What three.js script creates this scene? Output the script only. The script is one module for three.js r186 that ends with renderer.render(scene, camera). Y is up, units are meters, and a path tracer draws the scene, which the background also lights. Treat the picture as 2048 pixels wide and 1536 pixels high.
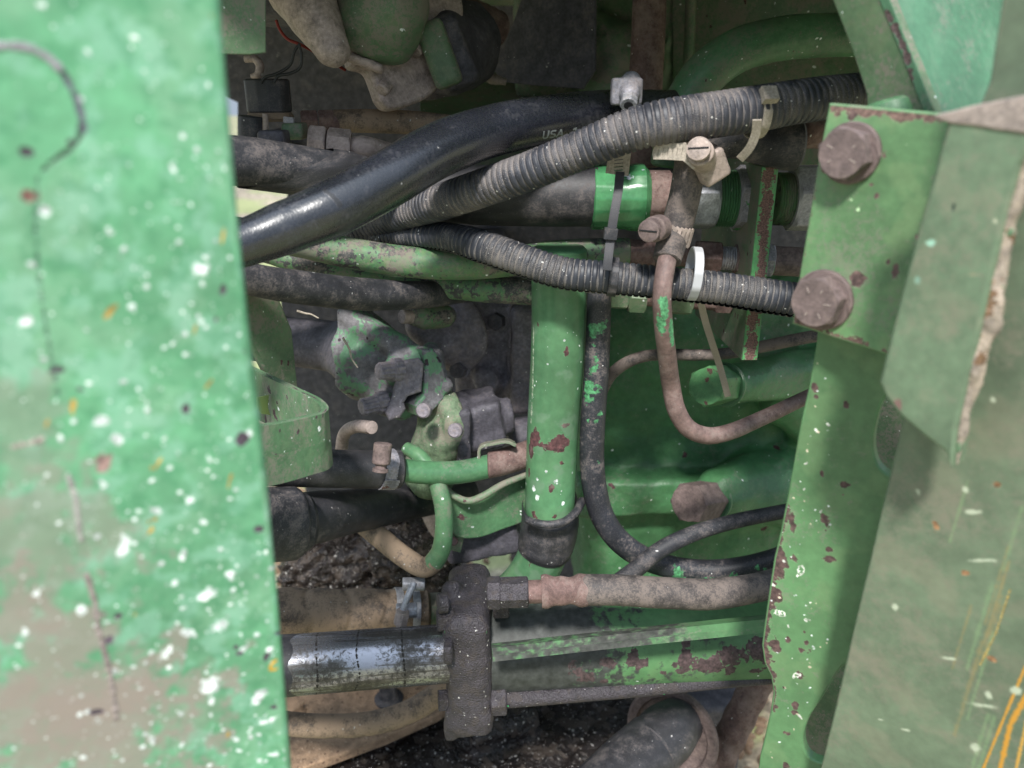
import * as THREE from 'three';
import { mergeGeometries, toCreasedNormals } from 'three/addons/utils/BufferGeometryUtils.js';

// ---------- camera, sky, sun, exposure ----------
const FOV = 52, PITCH = 20 * Math.PI / 180;
const EYE = new THREE.Vector3(0, 1.25, 0);
const scene = new THREE.Scene();
const camera = new THREE.PerspectiveCamera(FOV, 4 / 3, 0.02, 400);
camera.position.copy(EYE);
camera.rotation.x = -PITCH;
camera.focus = 0.67;
camera.userData.fStop = 5.6;
const renderer = new THREE.WebGLRenderer();
renderer.toneMapping = THREE.LinearToneMapping;
renderer.toneMappingExposure = 2.15;
renderer.shadowMap.enabled = true;
{ // an even overcast sky, three times brighter overhead than at the horizon
  const w = 128, h = 64, d = new Float32Array(w * h * 4);
  for (let y = 0; y < h; y++) for (let x = 0; x < w; x++) {
    const e = Math.max(0, Math.sin(((y + 0.5) / h - 0.5) * Math.PI)), k = (1 + 2 * e) / 3, i = (y * w + x) * 4;
    d[i] = 0.58 * k; d[i + 1] = 0.69 * k; d[i + 2] = 0.84 * k; d[i + 3] = 1;
  }
  const sky = new THREE.DataTexture(d, w, h, THREE.RGBAFormat, THREE.FloatType);
  sky.mapping = THREE.EquirectangularReflectionMapping;
  sky.magFilter = THREE.LinearFilter; sky.needsUpdate = true;
  scene.background = sky; scene.environment = sky;
}
const sun = new THREE.DirectionalLight(new THREE.Color(1, 0.97, 0.92), 2.6);
sun.position.set(-0.14, 1.25 + 1.2, 1.0); sun.target.position.set(0, 1.25, 0);
sun.castShadow = true; sun.shadow.radius = 12;
Object.assign(sun.shadow.camera, { left: -2, right: 2, top: 2, bottom: -2, near: 0.01, far: 8 });
scene.add(sun, sun.target);

// ---------- helpers: places ----------
const FPX = 768 / Math.tan(FOV * Math.PI / 360), CP = Math.cos(PITCH), SP = Math.sin(PITCH);
const V3 = (x, y, z) => new THREE.Vector3(x, y, z);
function ray(px, py) { const a = (px - 1024) / FPX, b = -(py - 768) / FPX; return V3(a, -SP + b * CP, -CP - b * SP); }
// a point D metres in front of the eye (measured level), in the direction of a photograph point
function P(px, py, D) { const r = ray(px, py); return r.multiplyScalar(D / -r.z).add(EYE); }
const depth = p => (p.y - EYE.y) * -SP + (EYE.z - p.z) * CP;
const m_ = (p, w) => w * depth(p) / FPX;
const PI = Math.PI, lerp = (a, b, t) => a + (b - a) * t, clamp = (x, a = 0, b = 1) => Math.min(b, Math.max(a, x));
const sstep = (a, b, x) => { const t = clamp((x - a) / (b - a)); return t * t * (3 - 2 * t); };
function rng(s) { let a = s * 2654435761 >>> 0; return () => { a = (a + 0x6D2B79F5) >>> 0; let t = a; t = Math.imul(t ^ (t >>> 15), t | 1); t ^= t + Math.imul(t ^ (t >>> 7), t | 61); return ((t ^ (t >>> 14)) >>> 0) / 4294967296; }; }

// ---------- helpers: tiling noise ----------
const NR = 1024;
function fbm(base, oct, gain, seed) {
  const out = new Float32Array(NR * NR); let amp = 1, tot = 0;
  for (let o = 0; o < oct; o++) {
    const f = base << o; if (f > 512) break;
    const R = rng(seed * 31 + o), gx = new Float32Array(f * f), gy = new Float32Array(f * f);
    for (let i = 0; i < f * f; i++) { const a = R() * 2 * PI; gx[i] = Math.cos(a); gy[i] = Math.sin(a); }
    const st = NR / f; tot += amp;
    for (let y = 0; y < NR; y++) {
      const fy = y / st, y0 = fy | 0, ty = fy - y0, y1 = (y0 + 1) % f, wy = ty * ty * ty * (ty * (ty * 6 - 15) + 10);
      for (let x = 0; x < NR; x++) {
        const fx = x / st, x0 = fx | 0, tx = fx - x0, x1 = (x0 + 1) % f, wx = tx * tx * tx * (tx * (tx * 6 - 15) + 10);
        const a = y0 * f + x0, b = y0 * f + x1, c = y1 * f + x0, d = y1 * f + x1;
        const n0 = gx[a] * tx + gy[a] * ty, n1 = gx[b] * (tx - 1) + gy[b] * ty, n2 = gx[c] * tx + gy[c] * (ty - 1), n3 = gx[d] * (tx - 1) + gy[d] * (ty - 1);
        const e = n0 + (n1 - n0) * wx, g = n2 + (n3 - n2) * wx;
        out[y * NR + x] += amp * (e + (g - e) * wy);
      }
    }
    amp *= gain;
  }
  for (let i = 0; i < out.length; i++) out[i] = 0.5 + out[i] * 1.25 / Math.sqrt(tot);
  return out;
}
const NL = [fbm(4, 6, 0.5, 3), fbm(12, 5, 0.55, 5), fbm(48, 4, 0.6, 7), fbm(256, 2, 0.7, 9)];

// ---------- helpers: textures painted as matter ----------
const hex = s => { const n = parseInt(s, 16); return [(n >> 16) / 255, (n >> 8 & 255) / 255, (n & 255) / 255]; };
const GREEN = hex('4b7f52'), DUST = hex('8a7d76'), TAN = hex('9a8874'), PRIMER = hex('50383a'), RUBBER = hex('26282e'), GRIME = hex('3c3a40'), WHITE = hex('dde4e2'), RUST = hex('6a5450');
class Tex {
  constructor(n, size, seed, col, rough) {
    this.n = n; this.size = size; this.k = NR / n; this.R = rng(seed);
    this.ox = (this.R() * NR) | 0; this.oy = (this.R() * NR) | 0;
    this.c = new Float32Array(n * n * 3); this.ro = new Float32Array(n * n).fill(rough); this.h = new Float32Array(n * n); this.d = new Float32Array(n * n);
    for (let i = 0; i < n * n; i++) this.c.set(col, i * 3);
  }
  N(l, x, y, mul = 1, off = 0) { return NL[l][(((y * this.k * mul + this.oy + off * 3) & 1023) << 10) + ((x * this.k * mul + this.ox + off) & 1023)]; }
  put(i, m, col, ro, h) {
    const c = this.c, j = i * 3; c[j] += (col[0] - c[j]) * m; c[j + 1] += (col[1] - c[j + 1]) * m; c[j + 2] += (col[2] - c[j + 2]) * m;
    if (ro !== undefined) { this.ro[i] += (ro - this.ro[i]) * m; this.d[i] += ((ro > 0.5 ? 1 : 0) - this.d[i]) * m; }
    if (h) this.h[i] += h * m;
  }
  each(f) { const n = this.n; for (let y = 0; y < n; y++) for (let x = 0; x < n; x++) f(x, y, y * n + x); return this; }
  layer(l, mul, off, lo, hi, amt, col, ro, h) { // noise between lo and hi fades col in
    return this.each((x, y, i) => { const m = sstep(lo, hi, this.N(l, x, y, mul, off)) * amt; if (m > 0.003) this.put(i, m, col, ro, h); });
  }
  tone(l, mul, off, amt) { // lighter and darker mottling
    return this.each((x, y, i) => { const f = 1 + (this.N(l, x, y, mul, off) - 0.5) * amt, j = i * 3; this.c[j] *= f; this.c[j + 1] *= f; this.c[j + 2] *= f; });
  }
  bump(l, mul, off, amt) { return this.each((x, y, i) => { this.h[i] += (this.N(l, x, y, mul, off) - 0.5) * amt; }); }
  dust(lo, hi, amt, col = DUST, off = 11) { // patches with a powdery grain
    return this.each((x, y, i) => {
      const p = this.N(0, x, y, 1, off) * 0.4 + this.N(1, x, y, 1, off + 40) * 0.35 + this.N(2, x, y, 1, off + 80) * 0.25, g = this.N(3, x, y, 1, off) * 0.5 + this.N(2, x, y, 2, off + 9) * 0.5;
      const m = sstep(lo, hi, p + (g - 0.5) * 0.55) * amt; if (m > 0.003) this.put(i, m, col, 0.95, 0.12 * g);
    });
  }
  blob(u, v, rx, ry, o = {}) {
    const { rot = 0, col = PRIMER, ro = 0.85, h = -0.3, jag = 0.7, soft = 0.12, a = 1, hollow = 0, rim = h < 0 ? 0.5 : 0 } = o, n = this.n, s = n / this.size;
    const R = Math.max(rx, ry) * 1.5 * s + 2, cx = u * s, cy = v * s, c = Math.cos(rot), d = Math.sin(rot), so = (this.R() * 1000) | 0;
    for (let y = Math.floor(cy - R); y <= cy + R; y++) for (let x = Math.floor(cx - R); x <= cx + R; x++) {
      const dx = (x - cx) / s, dy = (y - cy) / s, a1 = (dx * c + dy * d) / rx, b1 = (dy * c - dx * d) / ry;
      const fr = Math.max(rx, ry) * s > 14 ? 1 : 2;
      const q = Math.sqrt(a1 * a1 + b1 * b1) + (this.N(1, x, y, fr, so) - 0.5) * jag * 1.7 + (this.N(2, x, y, fr, so) - 0.5) * jag * 1.2;
      let m = 1 - sstep(1 - soft, 1 + soft, q); if (hollow) m *= sstep(hollow - 0.2, hollow + 0.1, q);
      const X = ((x % n) + n) % n, Y = ((y % n) + n) % n, i = Y * n + X;
      if (rim) { const e = sstep(1, 1.06, q) * (1 - sstep(1.1, 1.28, q)) * rim; if (e > 0.02) { const j = i * 3, c0 = this.c; this.put(i, e, [c0[j] * 1.12 + 0.07, c0[j + 1] * 1.08 + 0.06, c0[j + 2] * 1.1 + 0.06], 0.6, 0.25); } }
      if (m > 0.01) { const v = soft > 0.35 ? 1 : 0.72 + this.N(2, x, y, 2, so + 50) * 0.56; this.put(i, m * a, [col[0] * v, col[1] * v, col[2] * v], ro, h); }
    }
    return this;
  }
  line(pts, w, o = {}) { // a broken scratch or bead through uv points
    for (let i = 0; i + 1 < pts.length; i++) {
      const [a, b] = [pts[i], pts[i + 1]], L = Math.hypot(b[0] - a[0], b[1] - a[1]), k = Math.ceil(L / (w * 0.6));
      for (let j = 0; j < k; j++) { const t = (j + this.R() * 0.5) / k; if (this.R() > (o.keep ?? 0.9)) continue; const q = w * (0.55 + this.R() * 0.6); this.blob(lerp(a[0], b[0], t), lerp(a[1], b[1], t), q, q, { jag: 0.4, ...o }); }
    }
    return this;
  }
  scatter(count, r0, r1, o = {}) { // many small irregular marks
    const S = this.size; for (let i = 0; i < count; i++) { const t = this.R(), r = lerp(r0, r1, t * t * t); this.blob(this.R() * S, this.R() * S, r * (0.7 + this.R()), r * (0.6 + this.R() * 0.6), { rot: this.R() * 3, ...o }); } return this;
  }
  mat(o = {}) {
    const { bumpScale = 0.0008, ...rest } = o;
    const n = this.n, cd = new Uint8Array(n * n * 4), hd = new Uint8Array(n * n * 4); // second image: relief, roughness, bare metal
    for (let i = 0; i < n * n; i++) {
      for (let j = 0; j < 3; j++) cd[i * 4 + j] = clamp(this.c[i * 3 + j]) * 255;
      cd[i * 4 + 3] = hd[i * 4 + 3] = 255; hd[i * 4] = clamp(this.h[i] * 0.5 + 0.5) * 255; hd[i * 4 + 1] = clamp(this.ro[i], 0.05, 1) * 255; hd[i * 4 + 2] = (1 - clamp(this.d[i])) * 255;
    }
    const T = (d, srgb) => { const t = new THREE.DataTexture(d, n, n); t.wrapS = t.wrapT = THREE.RepeatWrapping; t.magFilter = THREE.LinearFilter; t.minFilter = THREE.LinearMipmapLinearFilter; t.generateMipmaps = true; t.repeat.set(1 / this.size, 1 / this.size); if (srgb) t.colorSpace = THREE.SRGBColorSpace; t.needsUpdate = true; return t; };
    const h = T(hd), m = new THREE.MeshPhysicalMaterial({ map: T(cd, true), roughnessMap: h, bumpMap: h, bumpScale, roughness: 1, metalness: 0, side: THREE.DoubleSide, ...rest });
    if (rest.metalness) m.metalnessMap = h;
    this.c = this.ro = this.h = this.d = null; return m;
  }
}

// ---------- helpers: shapes ----------
function geom(pos, uv, idx) { const g = new THREE.BufferGeometry(); g.setAttribute('position', new THREE.Float32BufferAttribute(pos, 3)); g.setAttribute('uv', new THREE.Float32BufferAttribute(uv, 2)); if (idx) g.setIndex(idx); return g; }
// a round section carried along a curve; V places, R radii at them
function sweepV(V, R, o = {}) {
  const { step = 0.004, seg = 20, rfn, cap = true, skew = 0, skewS = 0, ref = V3(0, 0, -1), rect, th0 = 0, th1 = 2 * PI } = o;
  const cv = new THREE.CatmullRomCurve3(V, false, 'centripetal'), n0 = V.length - 1, M = n0 * 20, tab = [0]; let pv = cv.getPoint(0);
  for (let i = 1; i <= M; i++) { const p = cv.getPoint(i / M); tab.push(tab[i - 1] + p.distanceTo(pv)); pv = p; }
  const L = tab[M], N = Math.max(2, Math.ceil(L / step)), pos = [], uv = [], idx = []; let j = 0; const ends = [];
  for (let i = 0; i <= N; i++) {
    const s = L * i / N; while (j < M - 1 && tab[j + 1] < s) j++;
    const t = clamp((j + (s - tab[j]) / Math.max(1e-9, tab[j + 1] - tab[j])) / M), c = cv.getPoint(t), T = cv.getTangent(t);
    const f = t * n0, k = Math.min(n0 - 1, Math.floor(f)), w = sstep(0, 1, f - k), r0 = lerp(R[k], R[k + 1], w);
    let nr = typeof ref === 'function' ? ref(c, T, t) : ref; let Nn = nr.clone().addScaledVector(T, -nr.dot(T)); if (Nn.length() < 0.2) { nr = V3(0, 1, 0); Nn = nr.clone().addScaledVector(T, -nr.dot(T)); } Nn.normalize();
    const B = V3().crossVectors(T, Nn), ring = [];
    for (let a = 0; a <= seg; a++) {
      const th = lerp(th0, th1, a / seg), ct = Math.cos(th), st = Math.sin(th); let r = rfn ? rfn(s, th, r0, L) : r0, x = ct * r, y = st * r;
      if (rect) { const q = 1 / Math.max(Math.abs(ct), Math.abs(st)); x = ct * q * rect[1]; y = st * q * rect[0]; }
      const p = c.clone().addScaledVector(Nn, x).addScaledVector(B, y); if (skew || skewS) p.addScaledVector(T, (skew * ct + skewS * st) * (1 - s / L));
      ring.push(p); pos.push(p.x, p.y, p.z); uv.push(th * r0, s + (skew ? skew * ct * (1 - s / L) : 0));
      if (i < N && a < seg) { const q = i * (seg + 1) + a; idx.push(q, q + seg + 1, q + 1, q + 1, q + seg + 1, q + seg + 2); }
    }
    if (i === 0 || i === N) ends.push([ring, c, T, r0]);
  }
  let g = geom(pos, uv, idx);
  if (cap) {
    for (const [e, [ring, c, T, r]] of ends.entries()) {
      const b = pos.length / 3, sg = e ? 1 : -1, q = rect ? 0.0003 : r * 0.12;
      for (const k of [0, 1]) for (const p of ring) { const d = p.clone().sub(c).multiplyScalar(k ? 0.88 : 1).add(c).addScaledVector(T, k ? sg * q : 0); pos.push(d.x, d.y, d.z); uv.push(d.x, d.y); }
      const m = ring.length; for (let a = 0; a < m - 1; a++) { const u = b + a; sg > 0 ? idx.push(u, u + m, u + 1, u + 1, u + m, u + m + 1) : idx.push(u, u + 1, u + m, u + 1, u + m + 1, u + m); }
      const cc = c.clone().addScaledVector(T, sg * q); pos.push(cc.x, cc.y, cc.z); uv.push(cc.x, cc.y); const ci = pos.length / 3 - 1;
      for (let a = 0; a < m - 1; a++) { const u = b + m + a; sg > 0 ? idx.push(u, ci, u + 1) : idx.push(u, u + 1, ci); }
    }
    g = geom(pos, uv, idx);
  }
  g.computeVertexNormals(); g.userData.len = L; return g;
}
function sweep(pts, o) { const V = pts.map(p => P(p[0], p[1], p[2])); return sweepV(V, pts.map((p, i) => m_(V[i], p[3]) / 2), o); }
// a profile [[metres along, radius]...] turned about the line from A towards B; six sides where hexed
function turn(A, B, prof, o = {}) {
  const { seg = 32, six = false, rot = 0, crease = 0.5, caps = true, closed = false, flute = 0, flutes = 12 } = o, T = B.clone().sub(A).normalize();
  const ref = Math.abs(T.z) > 0.9 ? V3(0, 1, 0) : V3(0, 0, -1), Nn = ref.clone().addScaledVector(T, -ref.dot(T)).normalize(), Bn = V3().crossVectors(T, Nn), pos = [], uv = [], idx = [], pr = closed ? [...prof, prof[0]] : prof; let run = 0;
  pr.forEach(([s, r], i) => {
    if (i) run += Math.hypot(s - pr[i - 1][0], r - pr[i - 1][1]);
    for (let a = 0; a <= seg; a++) {
      const th = a / seg * 2 * PI; let q = r;
      if (six) { const t6 = ((th + rot) % (PI / 3) + PI / 3) % (PI / 3) - PI / 6; q = Math.min(r, six / Math.cos(t6)); }
      if (flute) q *= 1 + flute * Math.cos(flutes * th);
      const p = A.clone().addScaledVector(T, s).addScaledVector(Nn, Math.cos(th) * q).addScaledVector(Bn, Math.sin(th) * q);
      pos.push(p.x, p.y, p.z); uv.push(th * r, run);
      if (i < pr.length - 1 && a < seg) { const k = i * (seg + 1) + a; idx.push(k, k + seg + 1, k + 1, k + 1, k + seg + 1, k + seg + 2); }
    }
  });
  if (caps && !closed) for (const e of [0, pr.length - 1]) {
    const c = A.clone().addScaledVector(T, pr[e][0]), ci = pos.length / 3; pos.push(c.x, c.y, c.z); uv.push(0, 0);
    const b = pos.length / 3; for (let a = 0; a <= seg; a++) { const k = (e * (seg + 1) + a) * 3; pos.push(pos[k], pos[k + 1], pos[k + 2]); const th = a / seg * 2 * PI; uv.push(Math.cos(th) * pr[e][1], Math.sin(th) * pr[e][1]); }
    for (let a = 0; a < seg; a++) e ? idx.push(ci, b + a + 1, b + a) : idx.push(ci, b + a, b + a + 1);
  }
  const g = geom(pos, uv, idx); g.computeVertexNormals(); return crease ? toCreasedNormals(g, crease) : g;
}
const round = (L, r, c = 0.12) => [[0, r * (1 - c)], [r * c, r], [L - r * c, r], [L, r * (1 - c)]];
const hexProf = (L, ri, both = true) => [[0, both ? ri * 1.0 : ri * 1.16], [both ? ri * 0.1 : 0.0001, ri * 1.16], [L - ri * 0.1, ri * 1.16], [L, ri * 1.0]];
const hexNut = (A, B, ri, rot = 0, both = true) => turn(A, B, hexProf(A.distanceTo(B), ri, both), { seg: 72, six: ri, rot, crease: 0.35 });
const bandRing = (c, ax, R, w, t) => turn(c.clone().addScaledVector(ax, -w / 2), c.clone().addScaledVector(ax, w / 2), [[0, R], [w, R], [w * 0.96, R + t], [w * 0.04, R + t]].reverse(), { seg: 48, closed: true, caps: false, crease: 0.6 });
// a flat piece: a plane fixed by three places, an outline given by photograph points
function planeOf(a) {
  const [o, b, c] = a.map(p => P(...p)), e1 = b.clone().sub(o).normalize(), n = V3().crossVectors(e1, c.clone().sub(o)).normalize(); if (n.dot(EYE.clone().sub(o)) < 0) n.negate();
  const e2 = V3().crossVectors(n, e1), hit = (px, py) => { const r = ray(px, py), t = o.clone().sub(EYE).dot(n) / r.dot(n); return r.multiplyScalar(t).add(EYE); };
  return { o, e1, e2, n, hit, uv: (px, py) => { const d = hit(px, py).sub(o); return [d.dot(e1), d.dot(e2)]; }, at: (u, v, w = 0) => o.clone().addScaledVector(e1, u).addScaledVector(e2, v).addScaledVector(n, w), px: (px, py, w) => m_(hit(px, py), w) };
}
const spline = (pts, k = 8, closed = true) => { const c = new THREE.CatmullRomCurve3(pts.map(p => V3(p[0], p[1], 0)), closed, 'centripetal'); return c.getPoints(pts.length * k).slice(0, closed ? -1 : undefined).map(p => [p.x, p.y]); };
function plateGeo(pl, outline, thick, bevel = 0.001, holes = [], lift = 0) {
  const sh = new THREE.Shape(outline.map(p => new THREE.Vector2(...pl.uv(...p))));
  for (const h of holes) sh.holes.push(new THREE.Path(h.map(p => new THREE.Vector2(...pl.uv(...p)))));
  const g = new THREE.ExtrudeGeometry(sh, { depth: Math.max(1e-4, thick - 2 * bevel), bevelEnabled: bevel > 0, bevelThickness: bevel, bevelSize: bevel, bevelOffset: -bevel, bevelSegments: 3, curveSegments: 6 });
  g.translate(0, 0, -thick + bevel + lift); g.applyMatrix4(new THREE.Matrix4().makeBasis(pl.e1, pl.e2, pl.n).setPosition(pl.o)); return g;
}
function boxUV(g) { // metre uv from the widest-facing side of every triangle
  g = g.index ? g.toNonIndexed() : g; const p = g.attributes.position, uv = new Float32Array(p.count * 2), a = V3(), b = V3(), c = V3();
  for (let i = 0; i < p.count; i += 3) {
    a.fromBufferAttribute(p, i); b.fromBufferAttribute(p, i + 1); c.fromBufferAttribute(p, i + 2); const n = b.clone().sub(a).cross(c.clone().sub(a)), x = Math.abs(n.x), y = Math.abs(n.y), z = Math.abs(n.z);
    [a, b, c].forEach((q, k) => { const [u, v] = x > y && x > z ? [q.z, q.y] : y > z ? [q.x, q.z] : [q.x, q.y]; uv[(i + k) * 2] = u; uv[(i + k) * 2 + 1] = v; });
  }
  g.setAttribute('uv', new THREE.BufferAttribute(uv, 2)); return g;
}
// cast shapes: distance fields joined softly and meshed
const sub = (a, b) => V3().subVectors(a, b);
const S = {
  cap: (a, b, ra, rb = ra) => { const d = sub(b, a), l = d.lengthSq(); return p => { const q = sub(p, a), t = clamp(q.dot(d) / l); return q.addScaledVector(d, -t).length() - lerp(ra, rb, t); }; },
  ball: (a, r) => p => p.distanceTo(a) - r,
  cyl: (a, b, r, k = 0.003) => { const d = sub(b, a), l = d.length(); d.divideScalar(l); return p => { const q = sub(p, a), t = q.dot(d), x = q.addScaledVector(d, -t).length() - r + k, y = Math.abs(t - l / 2) - l / 2 + k; return Math.min(Math.max(x, y), 0) + Math.hypot(Math.max(x, 0), Math.max(y, 0)) - k; }; },
  box: (c, h, k = 0.004, e = [0, 0, 0]) => { const q = new THREE.Quaternion().setFromEuler(new THREE.Euler(...e)).invert(); return p => { const d = sub(p, c).applyQuaternion(q), x = Math.abs(d.x) - h[0] + k, y = Math.abs(d.y) - h[1] + k, z = Math.abs(d.z) - h[2] + k; return Math.min(Math.max(x, y, z), 0) + Math.hypot(Math.max(x, 0), Math.max(y, 0), Math.max(z, 0)) - k; }; },
  join: (k, ...f) => p => { let d = f[0](p); for (let i = 1; i < f.length; i++) { const e = f[i](p), h = clamp(0.5 + 0.5 * (e - d) / k); d = lerp(e, d, h) - k * h * (1 - h); } return d; },
  cut: (k, f, ...g) => p => { let d = f(p); for (const q of g) { const e = -q(p), h = clamp(0.5 - 0.5 * (e - d) / k); d = lerp(e, d, h) + k * h * (1 - h); } return d; },
  rough: (f, amp, sc, seed = 0) => p => { const d = f(p); if (Math.abs(d) > amp * 4 + 0.006) return d; const i = (((p.y * sc + seed * 77) & 1023) << 10) + ((p.x * sc + p.z * sc * 0.7 + seed * 131) & 1023); return d + (NL[1][i] - 0.5) * amp * 2; },
};
function solid(f, lo, hi, cell) {
  const n = [0, 1, 2].map(i => Math.ceil((hi.getComponent(i) - lo.getComponent(i)) / cell) + 1), [nx, ny, nz] = n, v = new Float32Array(nx * ny * nz), p = V3(), id = (x, y, z) => (z * ny + y) * nx + x;
  for (let z = 0; z < nz; z++) for (let y = 0; y < ny; y++) for (let x = 0; x < nx; x++) v[id(x, y, z)] = f(p.set(lo.x + x * cell, lo.y + y * cell, lo.z + z * cell));
  const pos = [], map = new Int32Array(nx * ny * nz).fill(-1), idx = [];
  for (let z = 0; z < nz - 1; z++) for (let y = 0; y < ny - 1; y++) for (let x = 0; x < nx - 1; x++) {
    let c = 0, sx = 0, sy = 0, sz = 0; const q = [];
    for (let k = 0; k < 8; k++) q.push(v[id(x + (k & 1), y + (k >> 1 & 1), z + (k >> 2))]);
    for (let k = 0; k < 8; k++) for (const ax of [1, 2, 4]) if (!(k & ax)) { const a = q[k], b = q[k | ax]; if (a < 0 !== b < 0) { const t = a / (a - b); c++; sx += (k & 1) + (ax === 1 ? t : 0); sy += (k >> 1 & 1) + (ax === 2 ? t : 0); sz += (k >> 2) + (ax === 4 ? t : 0); } }
    if (c) { map[id(x, y, z)] = pos.length / 3; pos.push(lo.x + (x + sx / c) * cell, lo.y + (y + sy / c) * cell, lo.z + (z + sz / c) * cell); }
  }
  const quad = (a, b, c, d, fl) => { if (a < 0 || b < 0 || c < 0 || d < 0) return; fl ? idx.push(a, b, c, a, c, d) : idx.push(a, c, b, a, d, c); };
  for (let z = 1; z < nz - 1; z++) for (let y = 1; y < ny - 1; y++) for (let x = 1; x < nx - 1; x++) {
    const a = v[id(x, y, z)] < 0;
    if (a !== v[id(x + 1, y, z)] < 0) quad(map[id(x, y - 1, z - 1)], map[id(x, y, z - 1)], map[id(x, y, z)], map[id(x, y - 1, z)], a);
    if (a !== v[id(x, y + 1, z)] < 0) quad(map[id(x - 1, y, z - 1)], map[id(x - 1, y, z)], map[id(x, y, z)], map[id(x, y, z - 1)], a);
    if (a !== v[id(x, y, z + 1)] < 0) quad(map[id(x - 1, y - 1, z)], map[id(x, y - 1, z)], map[id(x, y, z)], map[id(x - 1, y, z)], a);
  }
  let g = geom(pos, new Float32Array(pos.length / 3 * 2), idx); g.computeVertexNormals(); return boxUV(g);
}
function solidOf(f, cell, ...corners) { const b = new THREE.Box3().setFromPoints(corners.flat()); return solid(f, b.min.addScalar(-cell * 2), b.max.addScalar(cell * 2), cell); }
const BB = (x0, y0, D0, x1, y1, D1) => [x0, x1].flatMap(x => [y0, y1].flatMap(y => [D0, D1].map(D => P(x, y, D))));
function shift(g, u, v) { const a = g.attributes.uv; for (let i = 0; i < a.count; i++) a.setXY(i, a.getX(i) + u, a.getY(i) + v); return g; }
function join(...gs) { return mergeGeometries(gs.map(g => { const q = g.index ? g.toNonIndexed() : g; for (const k of Object.keys(q.attributes)) if (!['position', 'normal', 'uv'].includes(k)) q.deleteAttribute(k); return q; })); }

// ---------- helpers: objects ----------
const used = {}; const numbered = n => { const k = used[n] = (used[n] ?? -1) + 1; return k ? `${n}_${String(k).padStart(3, '0')}` : n; };
function thing(name, label, category, group) { const g = new THREE.Group(); g.name = numbered(name); g.userData = { label, category }; if (group) g.userData.group = group; scene.add(g); return g; }
function add(parent, name, geo, mat, label) { const m = new THREE.Mesh(geo, mat); m.name = name; m.castShadow = m.receiveShadow = true; if (label) m.userData.label = label; parent.add(m); return m; }
function one(name, geo, mat, label, category, group) { const m = add(scene, numbered(name), geo, mat); m.userData = { label, category }; if (group) m.userData.group = group; return m; }
// ---------- materials ----------
function paintTex(n, size, seed, o = {}) {
  const { base = GREEN, rough = 0.4, dust = [0.55, 0.8, 0.6], dcol = DUST, chips = 0, chipR = [0.0008, 0.004], specks = 0, speckR = [0.0003, 0.0012], film = 0.25, desat = 0.22 } = o;
  const g = base[0] * 0.3 + base[1] * 0.5 + base[2] * 0.2, t = new Tex(n, size, seed, base.map(v => lerp(v, g, desat)), rough);
  t.tone(0, 1, 50, 0.22).tone(2, 1, 20, 0.1).bump(1, 1, 7, 0.1).bump(2, 1, 70, 0.08).bump(3, 1, 3, 0.05);
  t.layer(1, 1, 90, 0.5, 0.85, film, [base[0] * 1.35 + 0.08, base[1] * 1.1 + 0.03, base[2] * 1.2 + 0.05], 0.55);
  if (dust) t.dust(dust[0], dust[1], dust[2], dcol);
  if (chips) t.scatter(chips, chipR[0], chipR[1], { jag: 0.9 });
  if (specks) t.scatter(specks, speckR[0], speckR[1], { col: WHITE, ro: 0.6, h: 0.2, jag: 0.5 });
  return t;
}
function rubberTex(n, size, seed, o = {}) {
  const { base = RUBBER, rough = 0.6, dust = [0.32, 0.9, 0.6], dcol = DUST, specks = 60, film = 0.25 } = o;
  const t = new Tex(n, size, seed, base, rough);
  t.tone(1, 1, 50, 0.3).bump(2, 1, 7, 0.12).bump(3, 1, 3, 0.1);
  t.layer(3, 1, 31, 0.45, 0.9, film, dcol, 0.9);
  if (dust) t.dust(dust[0], dust[1], dust[2], dcol);
  if (specks) t.scatter(specks, 0.0002, 0.0008, { col: hex('b8b6b4'), ro: 0.8, h: 0.2, jag: 0.4 });
  return t;
}
function metalTex(n, size, seed, base, rough, o = {}) {
  const t = new Tex(n, size, seed, base, rough);
  t.tone(1, 1, 50, o.tone ?? 0.3).tone(2, 1, 11, 0.25).bump(1, 1, 7, 0.2).bump(2, 1, 7, 0.3).bump(3, 1, 3, 0.15);
  t.layer(3, 1, 30, 0.5, 0.9, 0.35, o.grain ?? [base[0] * 1.4, base[1] * 1.36, base[2] * 1.32], 0.95);
  if (o.dust) t.dust(o.dust[0], o.dust[1], o.dust[2], o.dcol ?? DUST);
  if (o.specks) t.scatter(o.specks, 0.0002, 0.0009, { col: hex('c8c6c2'), ro: 0.6, h: 0.25, jag: 0.4 });
  return t;
}
const M = {};
M.paint = paintTex(512, 0.2, 1, { dust: [0.5, 0.78, 0.55], chips: 14, specks: 140, rough: 0.38 }).mat({ bumpScale: 0.0005 });
M.paintClean = paintTex(512, 0.2, 2, { base: hex('467c50'), dust: [0.66, 0.86, 0.5], chips: 3, specks: 40, rough: 0.3, film: 0.15 }).mat({ bumpScale: 0.0004 });
M.paintDusty = paintTex(512, 0.22, 4, { base: hex('53744f'), dust: [0.4, 0.68, 0.75], chips: 16, specks: 90, rough: 0.5 }).mat({ bumpScale: 0.0006 });
M.house = paintTex(1024, 0.4, 6, { base: hex('3f7d49'), desat: 0.22, dust: [0.5, 0.9, 0.45], chips: 10, specks: 260, rough: 0.48, film: 0.18 }).bump(2, 1, 200, 0.35).bump(3, 1, 40, 0.25).mat({ bumpScale: 0.0014 });
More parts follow.
